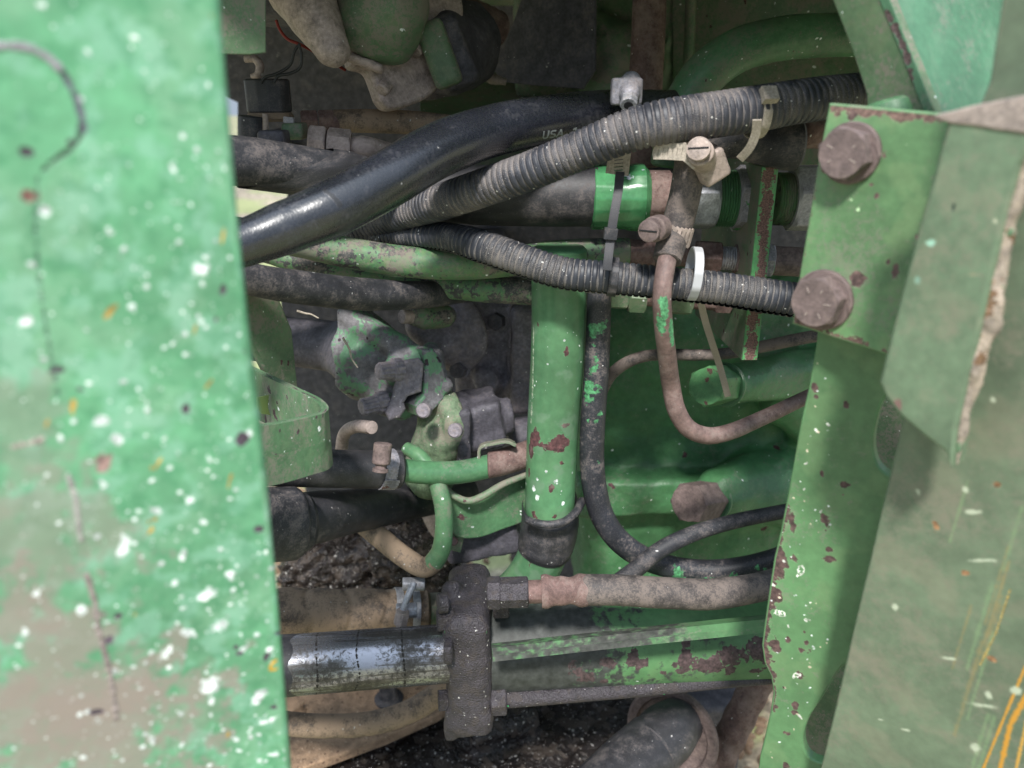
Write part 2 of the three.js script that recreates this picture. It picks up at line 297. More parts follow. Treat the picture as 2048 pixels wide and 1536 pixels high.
M.worn = (() => { // grime over green paint, pitted
  const t = metalTex(512, 0.18, 8, hex('6c6a6e'), 0.7, { specks: 120 });
  t.each((x, y, i) => { const m = sstep(0.5, 0.6, t.N(0, x, y, 1, 200) * 0.6 + t.N(1, x, y, 1, 240) * 0.4 + (t.N(2, x, y, 1, 9) - 0.5) * 0.3); if (m > 0.01) t.put(i, m * 0.85, hex('5a8a66'), 0.45, 0.25); });
  t.scatter(26, 0.001, 0.004, { col: hex('3a3038') }); return t.mat({ bumpScale: 0.0012 });
})();
M.cast = metalTex(512, 0.18, 9, hex('77727a'), 0.75, { dust: [0.5, 0.8, 0.45], specks: 90 }).mat({ bumpScale: 0.001 });
M.castDark = metalTex(512, 0.18, 10, hex('4c4a52'), 0.65, { dust: [0.58, 0.85, 0.35], specks: 60 }).mat({ bumpScale: 0.0012 });
M.castPale = metalTex(512, 0.15, 12, hex('a0918c'), 0.5, { dust: [0.4, 0.7, 0.5], dcol: hex('b09f98'), specks: 60 }).mat({ bumpScale: 0.001, metalness: 0.25 });
M.greasy = (() => { const t = metalTex(512, 0.15, 14, hex('39353a'), 0.55, { specks: 260, grain: hex('6e666c') }); t.scatter(5, 0.001, 0.0028, { col: hex('3f9a5c'), h: 0.2 }); t.layer(1, 1, 20, 0.55, 0.8, 0.5, hex('4a423e'), 0.8); t.bump(2, 2, 90, 0.5); return t.mat({ bumpScale: 0.003 }); })();
M.rust = metalTex(512, 0.16, 15, RUST, 0.8, { dust: [0.42, 0.7, 0.5], specks: 40 }).mat({ bumpScale: 0.001 });
M.rustBolt = metalTex(512, 0.12, 16, hex('685a58'), 0.75, { dust: [0.5, 0.8, 0.45], dcol: hex('85766c') }).mat({ bumpScale: 0.0008 });
M.dustSteel = metalTex(512, 0.12, 17, hex('9c8f88'), 0.6, { dust: [0.42, 0.7, 0.6], dcol: hex('a5948a') }).mat({ bumpScale: 0.0006, metalness: 0.3 });
M.zinc = metalTex(512, 0.12, 18, hex('9fa1a8'), 0.4, { dust: [0.62, 0.85, 0.5] }).mat({ bumpScale: 0.0007, metalness: 0.4 });
M.zincDirty = (() => { const t = metalTex(512, 0.1, 19, hex('8b8a92'), 0.5, { dust: [0.5, 0.8, 0.5] }); t.scatter(5, 0.003, 0.008, { col: hex('44924f'), ro: 0.4, h: 0.3 }); t.scatter(3, 0.002, 0.004, { col: hex('705550') }); return t.mat({ bumpScale: 0.0008, metalness: 0.2 }); })();
M.zincPale = metalTex(512, 0.12, 20, hex('a3a0a4'), 0.55, { tone: 0.12, dust: [0.5, 0.8, 0.3], dcol: hex('c0b8b4') }).mat({ bumpScale: 0.0004, metalness: 0.15 });
M.ferrule = paintTex(512, 0.16, 22, { base: hex('3a844e'), dust: false, specks: 30, rough: 0.24, film: 0.05 }).scatter(10, 0.001, 0.004, { col: hex('b5bccb'), ro: 0.4, h: -0.25 }).mat({ bumpScale: 0.0005, clearcoat: 0.3, clearcoatRoughness: 0.2 });
M.rubber = rubberTex(512, 0.16, 24).mat({ bumpScale: 0.0006 });
M.rubberDark = rubberTex(512, 0.16, 25, { base: hex('2a2b30'), dust: [0.45, 0.95, 0.5], rough: 0.5, specks: 50 }).mat({ bumpScale: 0.0006 });
M.rubberDusty = rubberTex(512, 0.16, 26, { base: hex('3e3a3a'), dust: [0.2, 0.72, 0.85], dcol: hex('7c7069'), specks: 30 }).mat({ bumpScale: 0.0008 });
M.earthHose = rubberTex(512, 0.14, 27, { base: hex('5a4e44'), dust: [0.15, 0.6, 0.95], dcol: hex('94806c'), specks: 60 }).mat({ bumpScale: 0.0012 });
M.nylonWhite = new THREE.MeshPhysicalMaterial({ color: 0xc9cace, roughness: 0.45, transmission: 0.15, thickness: 0 });
M.nylonBeige = metalTex(512, 0.1, 28, hex('a39a8e'), 0.6, { tone: 0.15, dust: [0.45, 0.75, 0.5] }).mat({ bumpScale: 0.0003 });
M.nylonBlack = rubberTex(512, 0.1, 29, { base: hex('2b2d33'), dust: [0.5, 0.8, 0.5], rough: 0.5, specks: 40 }).mat({ bumpScale: 0.0004 });
M.nylonLeaf = new THREE.MeshStandardMaterial({ color: 0x9fb070, roughness: 0.8, side: THREE.DoubleSide });
M.void = new THREE.MeshStandardMaterial({ color: 0x1a1b1d, roughness: 0.9 });
M.wireBlack = new THREE.MeshStandardMaterial({ color: 0x2a2a2c, roughness: 0.5 });
M.wireRed = new THREE.MeshStandardMaterial({ color: 0x8a2f2a, roughness: 0.6 });
M.mark = new THREE.MeshStandardMaterial({ color: 0xa3958d, roughness: 0.6 });
// corrugated loom: dust lies in the grooves (pitch 5 mm, 32 ribs to the tile)
const PITCHL = 0.005;
function loomMat(seed, dusty, base, hi) {
  const t = new Tex(1024, 0.16, seed, base, 0.5); t.tone(1, 1, 50, 0.3).bump(2, 1, 7, 0.05);
  t.each((x, y, i) => {
    const f = (y / 1024 * 0.16 / PITCHL) % 1, g = Math.abs(f - 0.5) * 2, n = t.N(1, x, y, 1, 60), p = t.N(0, x, y, 1, 120), e = t.N(3, x, y, 1, 5);
    const m = clamp(sstep(0.62, 0.95, g + (n - 0.5) * 0.5) * 0.8 + sstep(1 - dusty, 1.25 - dusty, p + (e - 0.5) * 0.7) * 0.75) * (0.6 + 0.5 * e); t.put(i, clamp(m), hi, 0.95);
  });
  t.scatter(170, 0.0002, 0.0008, { col: hex('c4c2be'), ro: 0.8, h: 0.2, jag: 0.4 });
  return t.mat({ bumpScale: 0.0003 });
}
M.loomA = loomMat(31, 0.5, hex('31333b'), hex('867e7a'));
M.loomB = loomMat(32, 0.34, hex('2a2d35'), hex('87807a'));
// green paint flaking from a black hose
function flakeMat(seed, cover, dustA) {
  const t = rubberTex(512, 0.2, seed, { base: hex('3e4242'), dust: [0.5, 0.8, 0.4] });
  t.each((x, y, i) => { const m = sstep(cover, cover + 0.05, t.N(0, x, y, 1, 300) * 0.5 + t.N(1, x, y, 1, 340) * 0.5 + (t.N(2, x, y, 1, 50) - 0.5) * 0.35); if (m > 0.01) t.put(i, m, [0.31 + t.N(1, x, y, 2, 8) * 0.08, 0.44 + t.N(2, x, y, 1, 4) * 0.08, 0.34], 0.5, 0.25); });
  t.dust(dustA, dustA + 0.25, 0.65); t.scatter(50, 0.0003, 0.0009, { col: WHITE, ro: 0.6, h: 0.2 });
  return t.mat({ bumpScale: 0.0008 });
}
M.flakeMost = flakeMat(33, 0.3, 0.46);
M.flakeHalf = flakeMat(34, 0.4, 0.44);
M.sand = (() => { const t = new Tex(512, 0.15, 35, hex('9a8068'), 0.95); t.tone(1, 1, 9, 0.25).tone(3, 1, 4, 0.6).bump(3, 1, 4, 1).bump(2, 1, 40, 0.7).bump(1, 1, 6, 0.5); t.scatter(200, 0.0004, 0.0016, { col: hex('6a5444'), h: 0.3 }); t.scatter(200, 0.0004, 0.0012, { col: hex('b8a088'), h: 0.4 }); return t.mat({ bumpScale: 0.002 }); })();
M.oily = (() => { const t = new Tex(1024, 0.3, 36, hex('241f1e'), 0.16); t.tone(1, 1, 9, 0.4).bump(2, 1, 4, 1.1).bump(1, 1, 40, 0.5).bump(3, 1, 6, 0.4); t.layer(1, 1, 60, 0.5, 0.75, 0.7, hex('4e443c'), 0.7); t.scatter(1500, 0.0003, 0.0013, { col: hex('b8b4b0'), ro: 0.3, h: 0.6, jag: 0.6 }); return t.mat({ bumpScale: 0.003 }); })();
M.earth = (() => { const t = new Tex(512, 3, 37, hex('8d8270'), 0.95); t.tone(0, 1, 9, 0.3).tone(2, 1, 4, 0.5).tone(3, 1, 4, 0.5).bump(2, 1, 4, 0.6); t.layer(0, 1, 80, 0.45, 0.6, 0.7, hex('8f9a62'), 0.95); return t.mat({ bumpScale: 0.01 }); })();
M.chrome = (() => { // scored along its length, oil smeared the same way
  const t = new Tex(1024, 0.2, 38, hex('a8a8b0'), 0.24); t.bump(3, 1, 3, 0.1);
  t.each((x, y, i) => { const st = NL[2][(((y >> 4) + 300) << 10) + x] * 0.55 + NL[1][(((y >> 3) + 500) << 10) + x] * 0.45, g = t.N(2, x, y, 1, 8) * 0.5 + t.N(3, x, y, 1, 1) * 0.5, p = t.N(0, x, y, 1, 33); const q = sstep(0.5, 0.7, st * 0.7 + p * 0.3); t.put(i, q * 0.6, hex('4a443e'), 0.45, 0.05); const m = sstep(0.57, 0.66, g + (p - 0.5) * 0.6); t.put(i, m * 0.75, hex('3c3733'), 0.6, 0.25); });
  for (const s of [0.052, 0.088, 0.13]) t.line(Array.from({ length: 12 }, (_, k) => [k * 0.02, s + (t.R() - 0.5) * 0.006]), 0.0009, { col: hex('2a2623'), h: 0.25, keep: 0.35 });
  return t.mat({ bumpScale: 0.0005, metalness: 0.8 });
})();
// ---------- the setting: ground and the far side of the machine ----------
const UP = V3(0, 1, 0);
const onY = (px, py, y) => { const r = ray(px, py), t = (y - EYE.y) / r.y; return [px, py, -r.z * t]; }; // place on a level at height y
{
  const g = new THREE.PlaneGeometry(120, 120, 1, 1); g.rotateX(-PI / 2); const u = g.attributes.uv; for (let i = 0; i < u.count; i++) u.setXY(i, u.getX(i) * 120, u.getY(i) * 120);
  const m = add(scene, 'ground', g, M.earth); m.userData.kind = 'structure';
  const R = rng(71), st = new THREE.IcosahedronGeometry(1, 1), mt = M.sand, im = new THREE.InstancedMesh(st, mt, 900), q = new THREE.Object3D();
  for (let i = 0; i < 900; i++) { const [, , D] = onY(1500, 1450, 0); q.position.set(0.3 + R() * 0.5, 0.004, -D + (R() - 0.5) * 0.6); if (i > 450) q.position.set(-0.8 + R() * 0.8, 0.004, -1.7 - R() * 0.8); q.rotation.set(R() * 6, R() * 6, R() * 6); q.scale.set(0.006 + R() * 0.012, 0.005 + R() * 0.006, 0.006 + R() * 0.01); q.updateMatrix(); im.setMatrixAt(i, q.matrix); }
  im.name = 'gravel'; im.castShadow = im.receiveShadow = true; im.userData = { label: 'pale gravel lying on the ground behind the machine', category: 'gravel', kind: 'stuff' }; scene.add(im);
}
// marks at photograph points on a flat piece
const mk = (t, pl, px, py, rx, ry = rx, o = {}) => { const [u, v] = pl.uv(px, py); return t.blob(u, v, pl.px(px, py, rx), pl.px(px, py, ry), o); };
const mkLine = (t, pl, pts, w, o) => t.line(pts.map(p => pl.uv(...p)), pl.px(pts[0][0], pts[0][1], w), o);

// ---------- big painted plates at either side ----------
{ // left: speckled frame plate, close to the eye
  const pl = planeOf([[300, 1100, 0.262], [560, 1100, 0.285], [300, 400, 0.262]]);
  const t = paintTex(1024, 0.42, 40, { base: hex('64a27a'), dust: false, rough: 0.36, film: 0.3, desat: 0.05 }), R = rng(401);
  t.layer(1, 2, 70, 0.5, 0.8, 0.4, hex('9cc8b6'), 0.5).layer(2, 1, 44, 0.55, 0.85, 0.3, hex('3f7f5a'), 0.4);
  const dust = hex('94887f');
  for (const [x, y, a, b, q] of [[60, 1350, 170, 190, 0.8], [130, 1500, 220, 120, 0.8], [60, 1080, 90, 150, 0.55], [40, 900, 50, 130, 0.4], [210, 1420, 60, 90, 0.6], [370, 1420, 40, 60, 0.35]]) mk(t, pl, x, y, a, b, { col: dust, ro: 0.95, h: 0.05, jag: 1.3, soft: 0.6, a: q });
  const w = (x, y, r, k = 1) => mk(t, pl, x, y, r * 0.85, r * k * 0.75, { col: WHITE, ro: 0.6, h: 0.25, jag: 1.1, soft: 0.3, rot: R() * 3 });
  for (let i = 0; i < 2200; i++) { const y = 1536 * Math.pow(R(), 0.7), x = 600 * Math.pow(R(), 0.8), b = R(); if (R() > 0.35 + 0.65 * x / 560) continue; w(x, y, 1.3 + 4.2 * b * b * b * b, 0.6 + R() * 0.5); }
  for (const [x, y, r, k] of [[85, 12, 8, 0.8], [265, 75, 9, 0.7], [345, 340, 10, 0.6], [245, 500, 5, 1], [400, 535, 14, 0.9], [410, 515, 7, 1], [370, 670, 9, 0.8], [275, 775, 10, 0.5], [228, 690, 9, 0.7], [235, 880, 11, 0.8], [200, 840, 10, 0.9], [275, 1020, 20, 0.7], [310, 1022, 16, 0.6], [255, 1080, 23, 0.9], [245, 1100, 14, 1], [365, 1110, 11, 0.5], [418, 920, 14, 0.7], [380, 1000, 11, 0.7], [460, 1150, 18, 0.8], [415, 1190, 13, 0.9], [440, 1250, 13, 0.8], [335, 1305, 12, 1.2], [370, 1265, 12, 0.8], [420, 1375, 22, 0.8], [520, 1390, 15, 0.9], [545, 1510, 12, 1.3], [300, 1480, 16, 0.9], [160, 1220, 11, 0.7], [530, 1445, 20, 0.35], [500, 1475, 10, 0.5], [485, 1300, 11, 0.9], [405, 1045, 8, 0.8], [340, 935, 7, 1], [170, 1010, 10, 0.6], [120, 880, 8, 0.6], [60, 530, 8, 1], [50, 640, 9, 1]]) w(x, y, r, k);
  const y = (x, yy, a, b, rot) => mk(t, pl, x, yy, a * 0.6, b * 0.85, { col: hex('a88c4a'), ro: 0.6, h: 0.1, rot, jag: 1.1 });
  for (const [x, yy, a, b, r] of [[302, 935, 5, 12, 0.1], [316, 925, 4, 12, -0.3], [310, 1040, 13, 8, 0.6], [298, 1065, 7, 13, -0.3], [218, 625, 5, 15, -0.5], [388, 660, 4, 15, -0.1], [458, 965, 4, 13, 0], [145, 810, 5, 12, 0.1], [92, 850, 4, 20, -0.1], [268, 1230, 4, 12, 0], [415, 770, 4, 14, -0.4], [456, 1470, 5, 7, 0], [425, 30, 6, 8, 0], [447, 460, 4, 18, 0]]) y(x, yy, a, b, r);
  mk(t, pl, 552, 1330, 13, 17, { col: hex('c9952f'), h: 0.2, rot: -0.6, jag: 0.3, hollow: 0.62 });
  const d = (x, yy, a, b = a) => mk(t, pl, x, yy, a, b, { col: hex('4c424c'), jag: 0.7 });
  for (const [x, yy, a, b] of [[50, 305, 9, 6], [138, 285, 8, 6], [160, 780, 8, 6], [482, 878, 9, 10], [370, 820, 8, 9], [112, 740, 14, 9], [205, 1230, 9, 6], [236, 1232, 8, 6], [212, 1283, 14, 10], [515, 1058, 8, 6], [470, 1295, 6, 5], [478, 1308, 8, 5], [195, 1425, 11, 6], [545, 1415, 6, 5], [445, 580, 4, 8], [460, 350, 6, 10], [430, 640, 4, 6], [492, 700, 4, 6], [532, 1312, 5, 8]]) d(x, yy, a, b);
  mk(t, pl, 60, 395, 15, 14, { col: hex('7d5a52') }); mk(t, pl, 205, 925, 14, 18, { col: hex('8f7670') }); mk(t, pl, 90, 425, 9, 12, { col: WHITE });
  const arc = spline([[-30, 95], [20, 92], [70, 102], [115, 135], [140, 175], [158, 220], [163, 255], [150, 290], [110, 320], [80, 345]], 4, false);
  mkLine(t, pl, arc.slice(0, 16), 7, { col: hex('8f8790'), h: 0.6, jag: 0.3 }); mkLine(t, pl, arc.slice(14, 30), 7, { col: hex('5b5766'), h: -0.5, jag: 0.5, rim: 0, a: 0.8 }); mkLine(t, pl, arc.slice(28), 5, { col: hex('3f5a48'), h: -0.6, jag: 0.3, keep: 0.7 });
  mkLine(t, pl, [[75, 355], [70, 460], [78, 560], [92, 660], [105, 730], [118, 800]], 4, { col: hex('4c6a5a'), h: -0.7, keep: 0.5, a: 0.5, rim: 0 });
  mkLine(t, pl, [[135, 950], [150, 1000], [158, 1070], [162, 1085]], 6, { col: hex('9d9a96'), h: 0.3 }); mkLine(t, pl, [[172, 1150], [190, 1210], [195, 1260], [215, 1330], [228, 1400], [232, 1440]], 6, { col: hex('8f8480'), h: 0.4 });
  mkLine(t, pl, [[25, 895], [85, 880]], 6, { col: hex('9d948c'), h: 0.1 });
  const edge = [[440, -70], [447, 60], [462, 240], [478, 430], [500, 650], [523, 830], [541, 1010], [556, 1170], [572, 1370], [585, 1536], [597, 1680]];
  const o = thing('frame_plate', 'bright green plate spattered with white specks, rusty curved scratch on its face', 'plate');
  add(o, 'plate', plateGeo(pl, [[-900, -400], [410, -400], ...edge, [650, 2200], [-900, 2200]], 0.012, 0.003), t.mat({ bumpScale: 0.0009 }));
}
// right: bolted plate, strut, and the two thick plates in front of them
const plB = planeOf([[1620, 450, 0.452], [1860, 470, 0.405], [1650, 230, 0.452]]);
{
  const t = paintTex(1024, 0.3, 42, { base: hex('5a8854'), dust: [0.55, 0.85, 0.45], rough: 0.45 });
  const rustE = { col: hex('6d5850'), jag: 0.9, h: -0.15 };
  mkLine(t, plB, [[1660, 212], [1720, 215], [1800, 222], [1900, 236]], 11, rustE); mkLine(t, plB, [[1590, 652], [1650, 672], [1720, 695], [1790, 718]], 12, rustE); mkLine(t, plB, [[1655, 215], [1640, 290], [1620, 420], [1600, 540], [1588, 640]], 4, { ...rustE, keep: 0.6 });
  mk(t, plB, 1820, 224, 35, 14, rustE); mk(t, plB, 1610, 640, 34, 24, rustE); mk(t, plB, 1668, 222, 12, 14, rustE);
  for (const [x, y, a, b] of [[1706, 232, 14, 10], [1712, 562, 15, 20], [1790, 540, 8, 18], [1776, 523, 5, 6], [1752, 392, 5, 6], [1742, 370, 4, 3], [1766, 310, 6, 6], [1836, 475, 5, 5]]) mk(t, plB, x, y, a, b, { col: hex('63504c') });
  for (const [x, y] of [[1700, 400], [1716, 420], [1812, 290]]) mk(t, plB, x, y, 3, 3, { col: hex('a8c49a'), h: 0.2 });
  const mB = t.mat({ bumpScale: 0.0007 }), o = thing('bolted_plate', 'green plate with two large rusty hex bolts and worn brown edges', 'bracket');
  add(o, 'plate', plateGeo(plB, [[1658, 206], [1990, 236], [1930, 560], [1895, 750], [1765, 707], [1583, 648], [1600, 540], [1622, 410], [1640, 300]], 0.008, 0.0012), mB);
  for (const [x, y, rot, cut] of [[1703, 306, 0.25, 0], [1648, 599, 0.75, 1]]) {
    const c = plB.hit(x, y), n = plB.n, at = k => c.clone().addScaledVector(n, k), r = plB.px(x, y, 55);
    const b = add(o, 'bolt', hexNut(at(0.0028), at(0.0028 + r * 0.62), r * 0.84, rot, false), M.rustBolt);
    add(b, 'washer', turn(c, at(0.003), [[0, r * 0.3], [0, r * 1.1], [0.0022, r * 1.1], [0.003, r * 1.05], [0.003, r * 0.3]], { seg: 48 }), M.rustBolt);
    for (const k of cut ? [0, 1, 3, 4, 5] : [0, 2, 3, 5]) { const a = k * PI / 3 + rot + 0.3, g = new THREE.BoxGeometry(r * (0.14 + 0.07 * (k % 3)), 0.0005, 0.0005); g.translate(r * 0.5, 0, 0); g.applyMatrix4(new THREE.Matrix4().makeRotationZ(a)); g.applyMatrix4(new THREE.Matrix4().makeBasis(plB.e1, plB.e2, n).setPosition(at(0.0028 + r * 0.62))); add(b, 'grade_mark', g, M.mark); }
  }
}
{ // strut behind the bolted plate
  const pl = planeOf([[1560, 1100, 0.464], [1800, 1100, 0.424], [1600, 720, 0.464]]);
  const t = paintTex(1024, 0.42, 43, { base: hex('528350'), dust: [0.62, 0.9, 0.4], rough: 0.4 }), R = rng(431);
  const le = [[1640, 600], [1632, 690], [1618, 770], [1600, 850], [1586, 930], [1573, 1000], [1560, 1065], [1548, 1115], [1538, 1180], [1528, 1250], [1523, 1290], [1528, 1325], [1541, 1352], [1546, 1385], [1540, 1425], [1530, 1470], [1520, 1510], [1508, 1600], [1440, 2100]];
  const ru = { col: hex('54423f'), jag: 0.8, h: -0.2 };
  mkLine(t, pl, le.slice(5, 8), 9, ru); mkLine(t, pl, le.slice(7, 12), 15, ru); mkLine(t, pl, le.slice(11, 15), 8, { ...ru, keep: 0.7 }); mkLine(t, pl, le.slice(1, 6), 2.5, { ...ru, keep: 0.5 });
  for (const [x, y, a, b, r] of [[1560, 1150, 16, 18, 0], [1582, 1040, 10, 24, 0.1], [1555, 1110, 14, 20, 0], [1628, 775, 5, 8, 0.5], [1690, 810, 6, 7, 0], [1644, 950, 3, 6, 0], [1688, 970, 8, 6, 0], [1686, 990, 3, 3, 0], [1650, 1045, 12, 15, 0], [1590, 1120, 8, 13, -0.5], [1658, 1099, 6, 5, 0], [1660, 1119, 9, 6, 0], [1545, 1290, 10, 16, 0], [1552, 1300, 7, 6, 0], [1576, 1280, 4, 6, -0.5], [1612, 1287, 5, 5, 0], [1606, 1300, 11, 7, 0], [1600, 1350, 9, 9, 0], [1589, 1412, 7, 9, 0], [1587, 1425, 5, 4, 0], [1575, 1468, 7, 6, 0], [1566, 1376, 4, 6, 0], [1608, 1264, 3, 4, 0], [1570, 1530, 6, 6, 0], [1632, 795, 4, 4, 0]]) mk(t, pl, x, y, a, b, { col: hex('54423f'), rot: r });
  for (const [x, y, a, b] of [[1604, 1140, 9, 6], [1595, 1150, 7, 3], [1565, 1122, 5, 5], [1614, 926, 5, 4], [1608, 978, 4, 4], [1612, 1240, 8, 8], [1553, 1225, 8, 6], [1562, 1228, 8, 6], [1578, 1255, 3, 6], [1590, 1352, 10, 6], [1584, 1317, 5, 2], [1620, 1205, 4, 3], [1600, 1435, 2, 6], [1655, 850, 3, 5], [1632, 862, 3, 5], [1570, 1175, 4, 3], [1545, 1170, 3, 5], [1545, 1300, 3, 3], [1640, 1025, 4, 4]]) mk(t, pl, x, y, a * 0.8, b * 0.75, { col: hex('cfcfc6'), h: 0.3, ro: 0.6, rot: 0.6, jag: 1.3, hollow: a > 6 ? 0.35 : 0 });
  for (let i = 0; i < 90; i++) mk(t, pl, 1540 + R() * 120, 700 + R() * 830, 0.8 + R() * 1.4, 0.8 + R() * 1.6, { col: R() > 0.5 ? WHITE : hex('c8bca4'), h: 0.2, rot: R() * 3 });
  const h1 = spline([[1775, 790], [1752, 850], [1748, 900], [1762, 938], [1800, 955], [1850, 900], [1860, 820], [1820, 775]], 5), h2 = spline([[1690, 1330], [1645, 1395], [1616, 1440], [1606, 1485], [1622, 1518], [1670, 1525], [1740, 1480], [1760, 1380], [1730, 1325]], 5);
  const o = thing('frame_strut', 'flat green strut with chipped wavy left edge below the bolted plate', 'strut');
  add(o, 'plate', plateGeo(pl, [...le, [1900, 2100], [1960, 1100], [1960, 600]], 0.009, 0.0015, [h1, h2]), t.mat({ bumpScale: 0.0006 }));
  const pb = planeOf([[1700, 1300, 0.57], [1900, 1300, 0.53], [1760, 900, 0.57]]); add(o, 'inner_web', plateGeo(pb, [[1650, 600], [2000, 600], [2000, 1700], [1560, 1700]], 0.006, 0.001), M.paintDusty);
}
{ // upper post: two facets meeting at a worn edge
  const pa = planeOf([[1757, -60, 0.47], [1863, 205, 0.452], [1650, 0, 0.5]]);
  const tb = paintTex(512, 0.25, 45, { base: hex('477a58'), dust: [0.62, 0.9, 0.4], rough: 0.45 }), pb = planeOf([[1757, -60, 0.47], [1863, 205, 0.452], [1960, 60, 0.5]]);
  mkLine(tb, pb, [[1783, 10], [1800, 60], [1815, 100], [1830, 130], [1850, 160], [1862, 180]], 7, { col: hex('5b4c4c'), keep: 0.8 });
  const o = thing('frame_post', 'slanted green post with a rusty ridge, above the bolted plate', 'post');
  add(o, 'side_plate', plateGeo(pa, [[1500, -420], [1613, -420], [1757, -60], [1863, 205], [1884, 258], [1735, 260], [1733, 190], [1700, 90]], 0.006, 0.001), M.paintDusty);
  add(o, 'front_plate', plateGeo(pb, [[1613, -420], [2300, -420], [2300, 260], [1885, 258], [1863, 205], [1757, -60]], 0.006, 0.001), tb.mat({ bumpScale: 0.0006 }));
  add(o, 'pipe_end', sweep([[1790, 330, 0.475, 120], [1785, 250, 0.475, 116], [1780, 212, 0.478, 112]], { seg: 28 }), M.paint);
}
const plR = planeOf([[1850, 1100, 0.372], [2040, 1100, 0.34], [1880, 700, 0.372]]);
{
  const t = paintTex(1024, 0.42, 46, { base: hex('62755a'), dust: [0.45, 0.95, 0.5], dcol: hex('877f70'), rough: 0.55 }), R = rng(461);
  for (let i = 0; i < 12; i++) { const x = 1900 + R() * 150, y = 900 + R() * 600, L = 60 + R() * 160; mkLine(t, plR, [[x, y], [x - L * 0.3, y + L]], 1.6 + R() * 2, { col: R() > 0.4 ? hex('93835a') : hex('7f9a70'), h: 0.03, keep: 1, soft: 0.9, jag: 1, a: 0.22 }); }
  mkLine(t, plR, [[2052, 1330], [2010, 1430], [1965, 1540]], 2.6, { col: hex('c89038'), h: 0.1, keep: 1, jag: 0.25, soft: 0.5, a: 0.8 }); mkLine(t, plR, [[2056, 1385], [2020, 1450], [1998, 1545]], 5, { col: hex('c98f34'), h: 0.1, keep: 1, jag: 0.25, soft: 0.5, a: 0.8 }); mkLine(t, plR, [[2056, 1430], [2040, 1500], [2030, 1545]], 3, { col: hex('c99a48'), h: 0.1, keep: 1, jag: 0.25, soft: 0.5, a: 0.8 }); mkLine(t, plR, [[2020, 1180], [1990, 1270], [1960, 1330]], 2, { col: hex('a08c52'), keep: 0.7 });
  for (const [x, y, a, b] of [[1835, 985, 6, 7], [1790, 1215, 6, 7], [1900, 1318, 16, 4], [1970, 1412, 24, 5], [1952, 1498, 9, 9], [2030, 1382, 9, 9], [1975, 1390, 5, 7], [1930, 980, 6, 6], [1945, 1025, 10, 4], [1965, 1122, 20, 4], [1810, 1460, 8, 3], [1760, 1440, 6, 2], [1985, 800, 5, 9]]) mk(t, plR, x, y, a, b, { col: hex('b5bda6'), h: 0.15, ro: 0.8, soft: 0.5, jag: 0.6 });
  for (const [x, y, a, b] of [[1995, 970, 8, 6], [1930, 1145, 6, 6], [1985, 1320, 7, 8], [1870, 1050, 6, 10]]) mk(t, plR, x, y, a, b, { col: hex('8c6a4c') });
  const o = thing('side_plate', 'wide dusty olive green plate with yellow paint streaks', 'plate');
  add(o, 'plate', plateGeo(plR, [[2090, -520], [2004, 0], [1978, 165], [1950, 232], [1800, 860], [1640, 1540], [1440, 2450], [3200, 2450], [3200, -520]], 0.008, 0.0015), t.mat({ bumpScale: 0.0008 }));
}
{
  const pl = planeOf([[1800, 600, 0.36], [2000, 600, 0.327], [1830, 400, 0.36]]), t = paintTex(1024, 0.3, 47, { base: hex('60785a'), dust: [0.5, 0.95, 0.45], dcol: hex('8a8070'), rough: 0.5 });
  for (const [x, y, a, b, c] of [[1906, 415, 6, 11, '2c3a32'], [1795, 812, 7, 8, '7c5f5a'], [1990, 440, 5, 8, 'b8b8a0'], [1860, 487, 7, 6, '9ac4ae'], [1945, 550, 8, 4, '8c8a70'], [1905, 1250, 7, 7, 'a09888'], [1835, 560, 5, 6, '7c9a88']]) mk(t, pl, x, y, a, b, { col: hex(c), soft: 0.4 });
  const o = thing('welded_plate', 'thick green plate welded over the olive plate, dust on its top', 'plate'), seam = [[2075, 270], [2040, 330], [2015, 420], [1985, 540], [1962, 650], [1935, 760], [1912, 860], [1902, 935]];
  add(o, 'plate', plateGeo(pl, [[1897, 236], [2080, 236], ...seam, [1890, 905], [1845, 870], [1800, 832], [1770, 795], [1757, 765], [1775, 690], [1830, 480]], 0.016, 0.002), t.mat({ bumpScale: 0.0006 }));
  const ws = metalTex(512, 0.14, 48, hex('8f8478'), 0.8, { dust: [0.4, 0.7, 0.6], dcol: hex('b0a08e') }); ws.scatter(60, 0.001, 0.005, { col: hex('6e5640') }); ws.scatter(60, 0.001, 0.005, { col: hex('5f7e60') }); ws.scatter(14, 0.001, 0.004, { col: hex('b87a4a') });
  const wp = seam.map(([x, y], i) => { const [u, v] = pl.uv(x, y); return pl.at(u, v, -0.006); }); wp.unshift(pl.at(...pl.uv(2100, 200), -0.006));
  add(o, 'weld_bead', sweepV(wp, wp.map((_, i) => i === wp.length - 1 ? 0.0005 : 0.0031), { step: 0.0015, seg: 18, rfn: (s, th, r) => r * (0.3 + 0.9 * NL[0][(((s * 7000) & 1023) << 10) + ((th * 90) & 1023)] + 0.75 * NL[1][(((s * 6000) & 1023) << 10) + ((th * 80) & 1023)]) }), ws.mat({ bumpScale: 0.0015 }), 'ragged rusty weld bead with bare patches');
  const dp = [[1868, 232], [1905, 222], [1975, 205], [2090, 195], [2090, 262], [2010, 262], [1950, 252], [1900, 246]];
  add(o, 'top_dust', plateGeo(pl, spline(dp, 6), 0.0024, 0.001, [], 0.001), M.dustSteel, 'caked brown dust on the top edge');
}
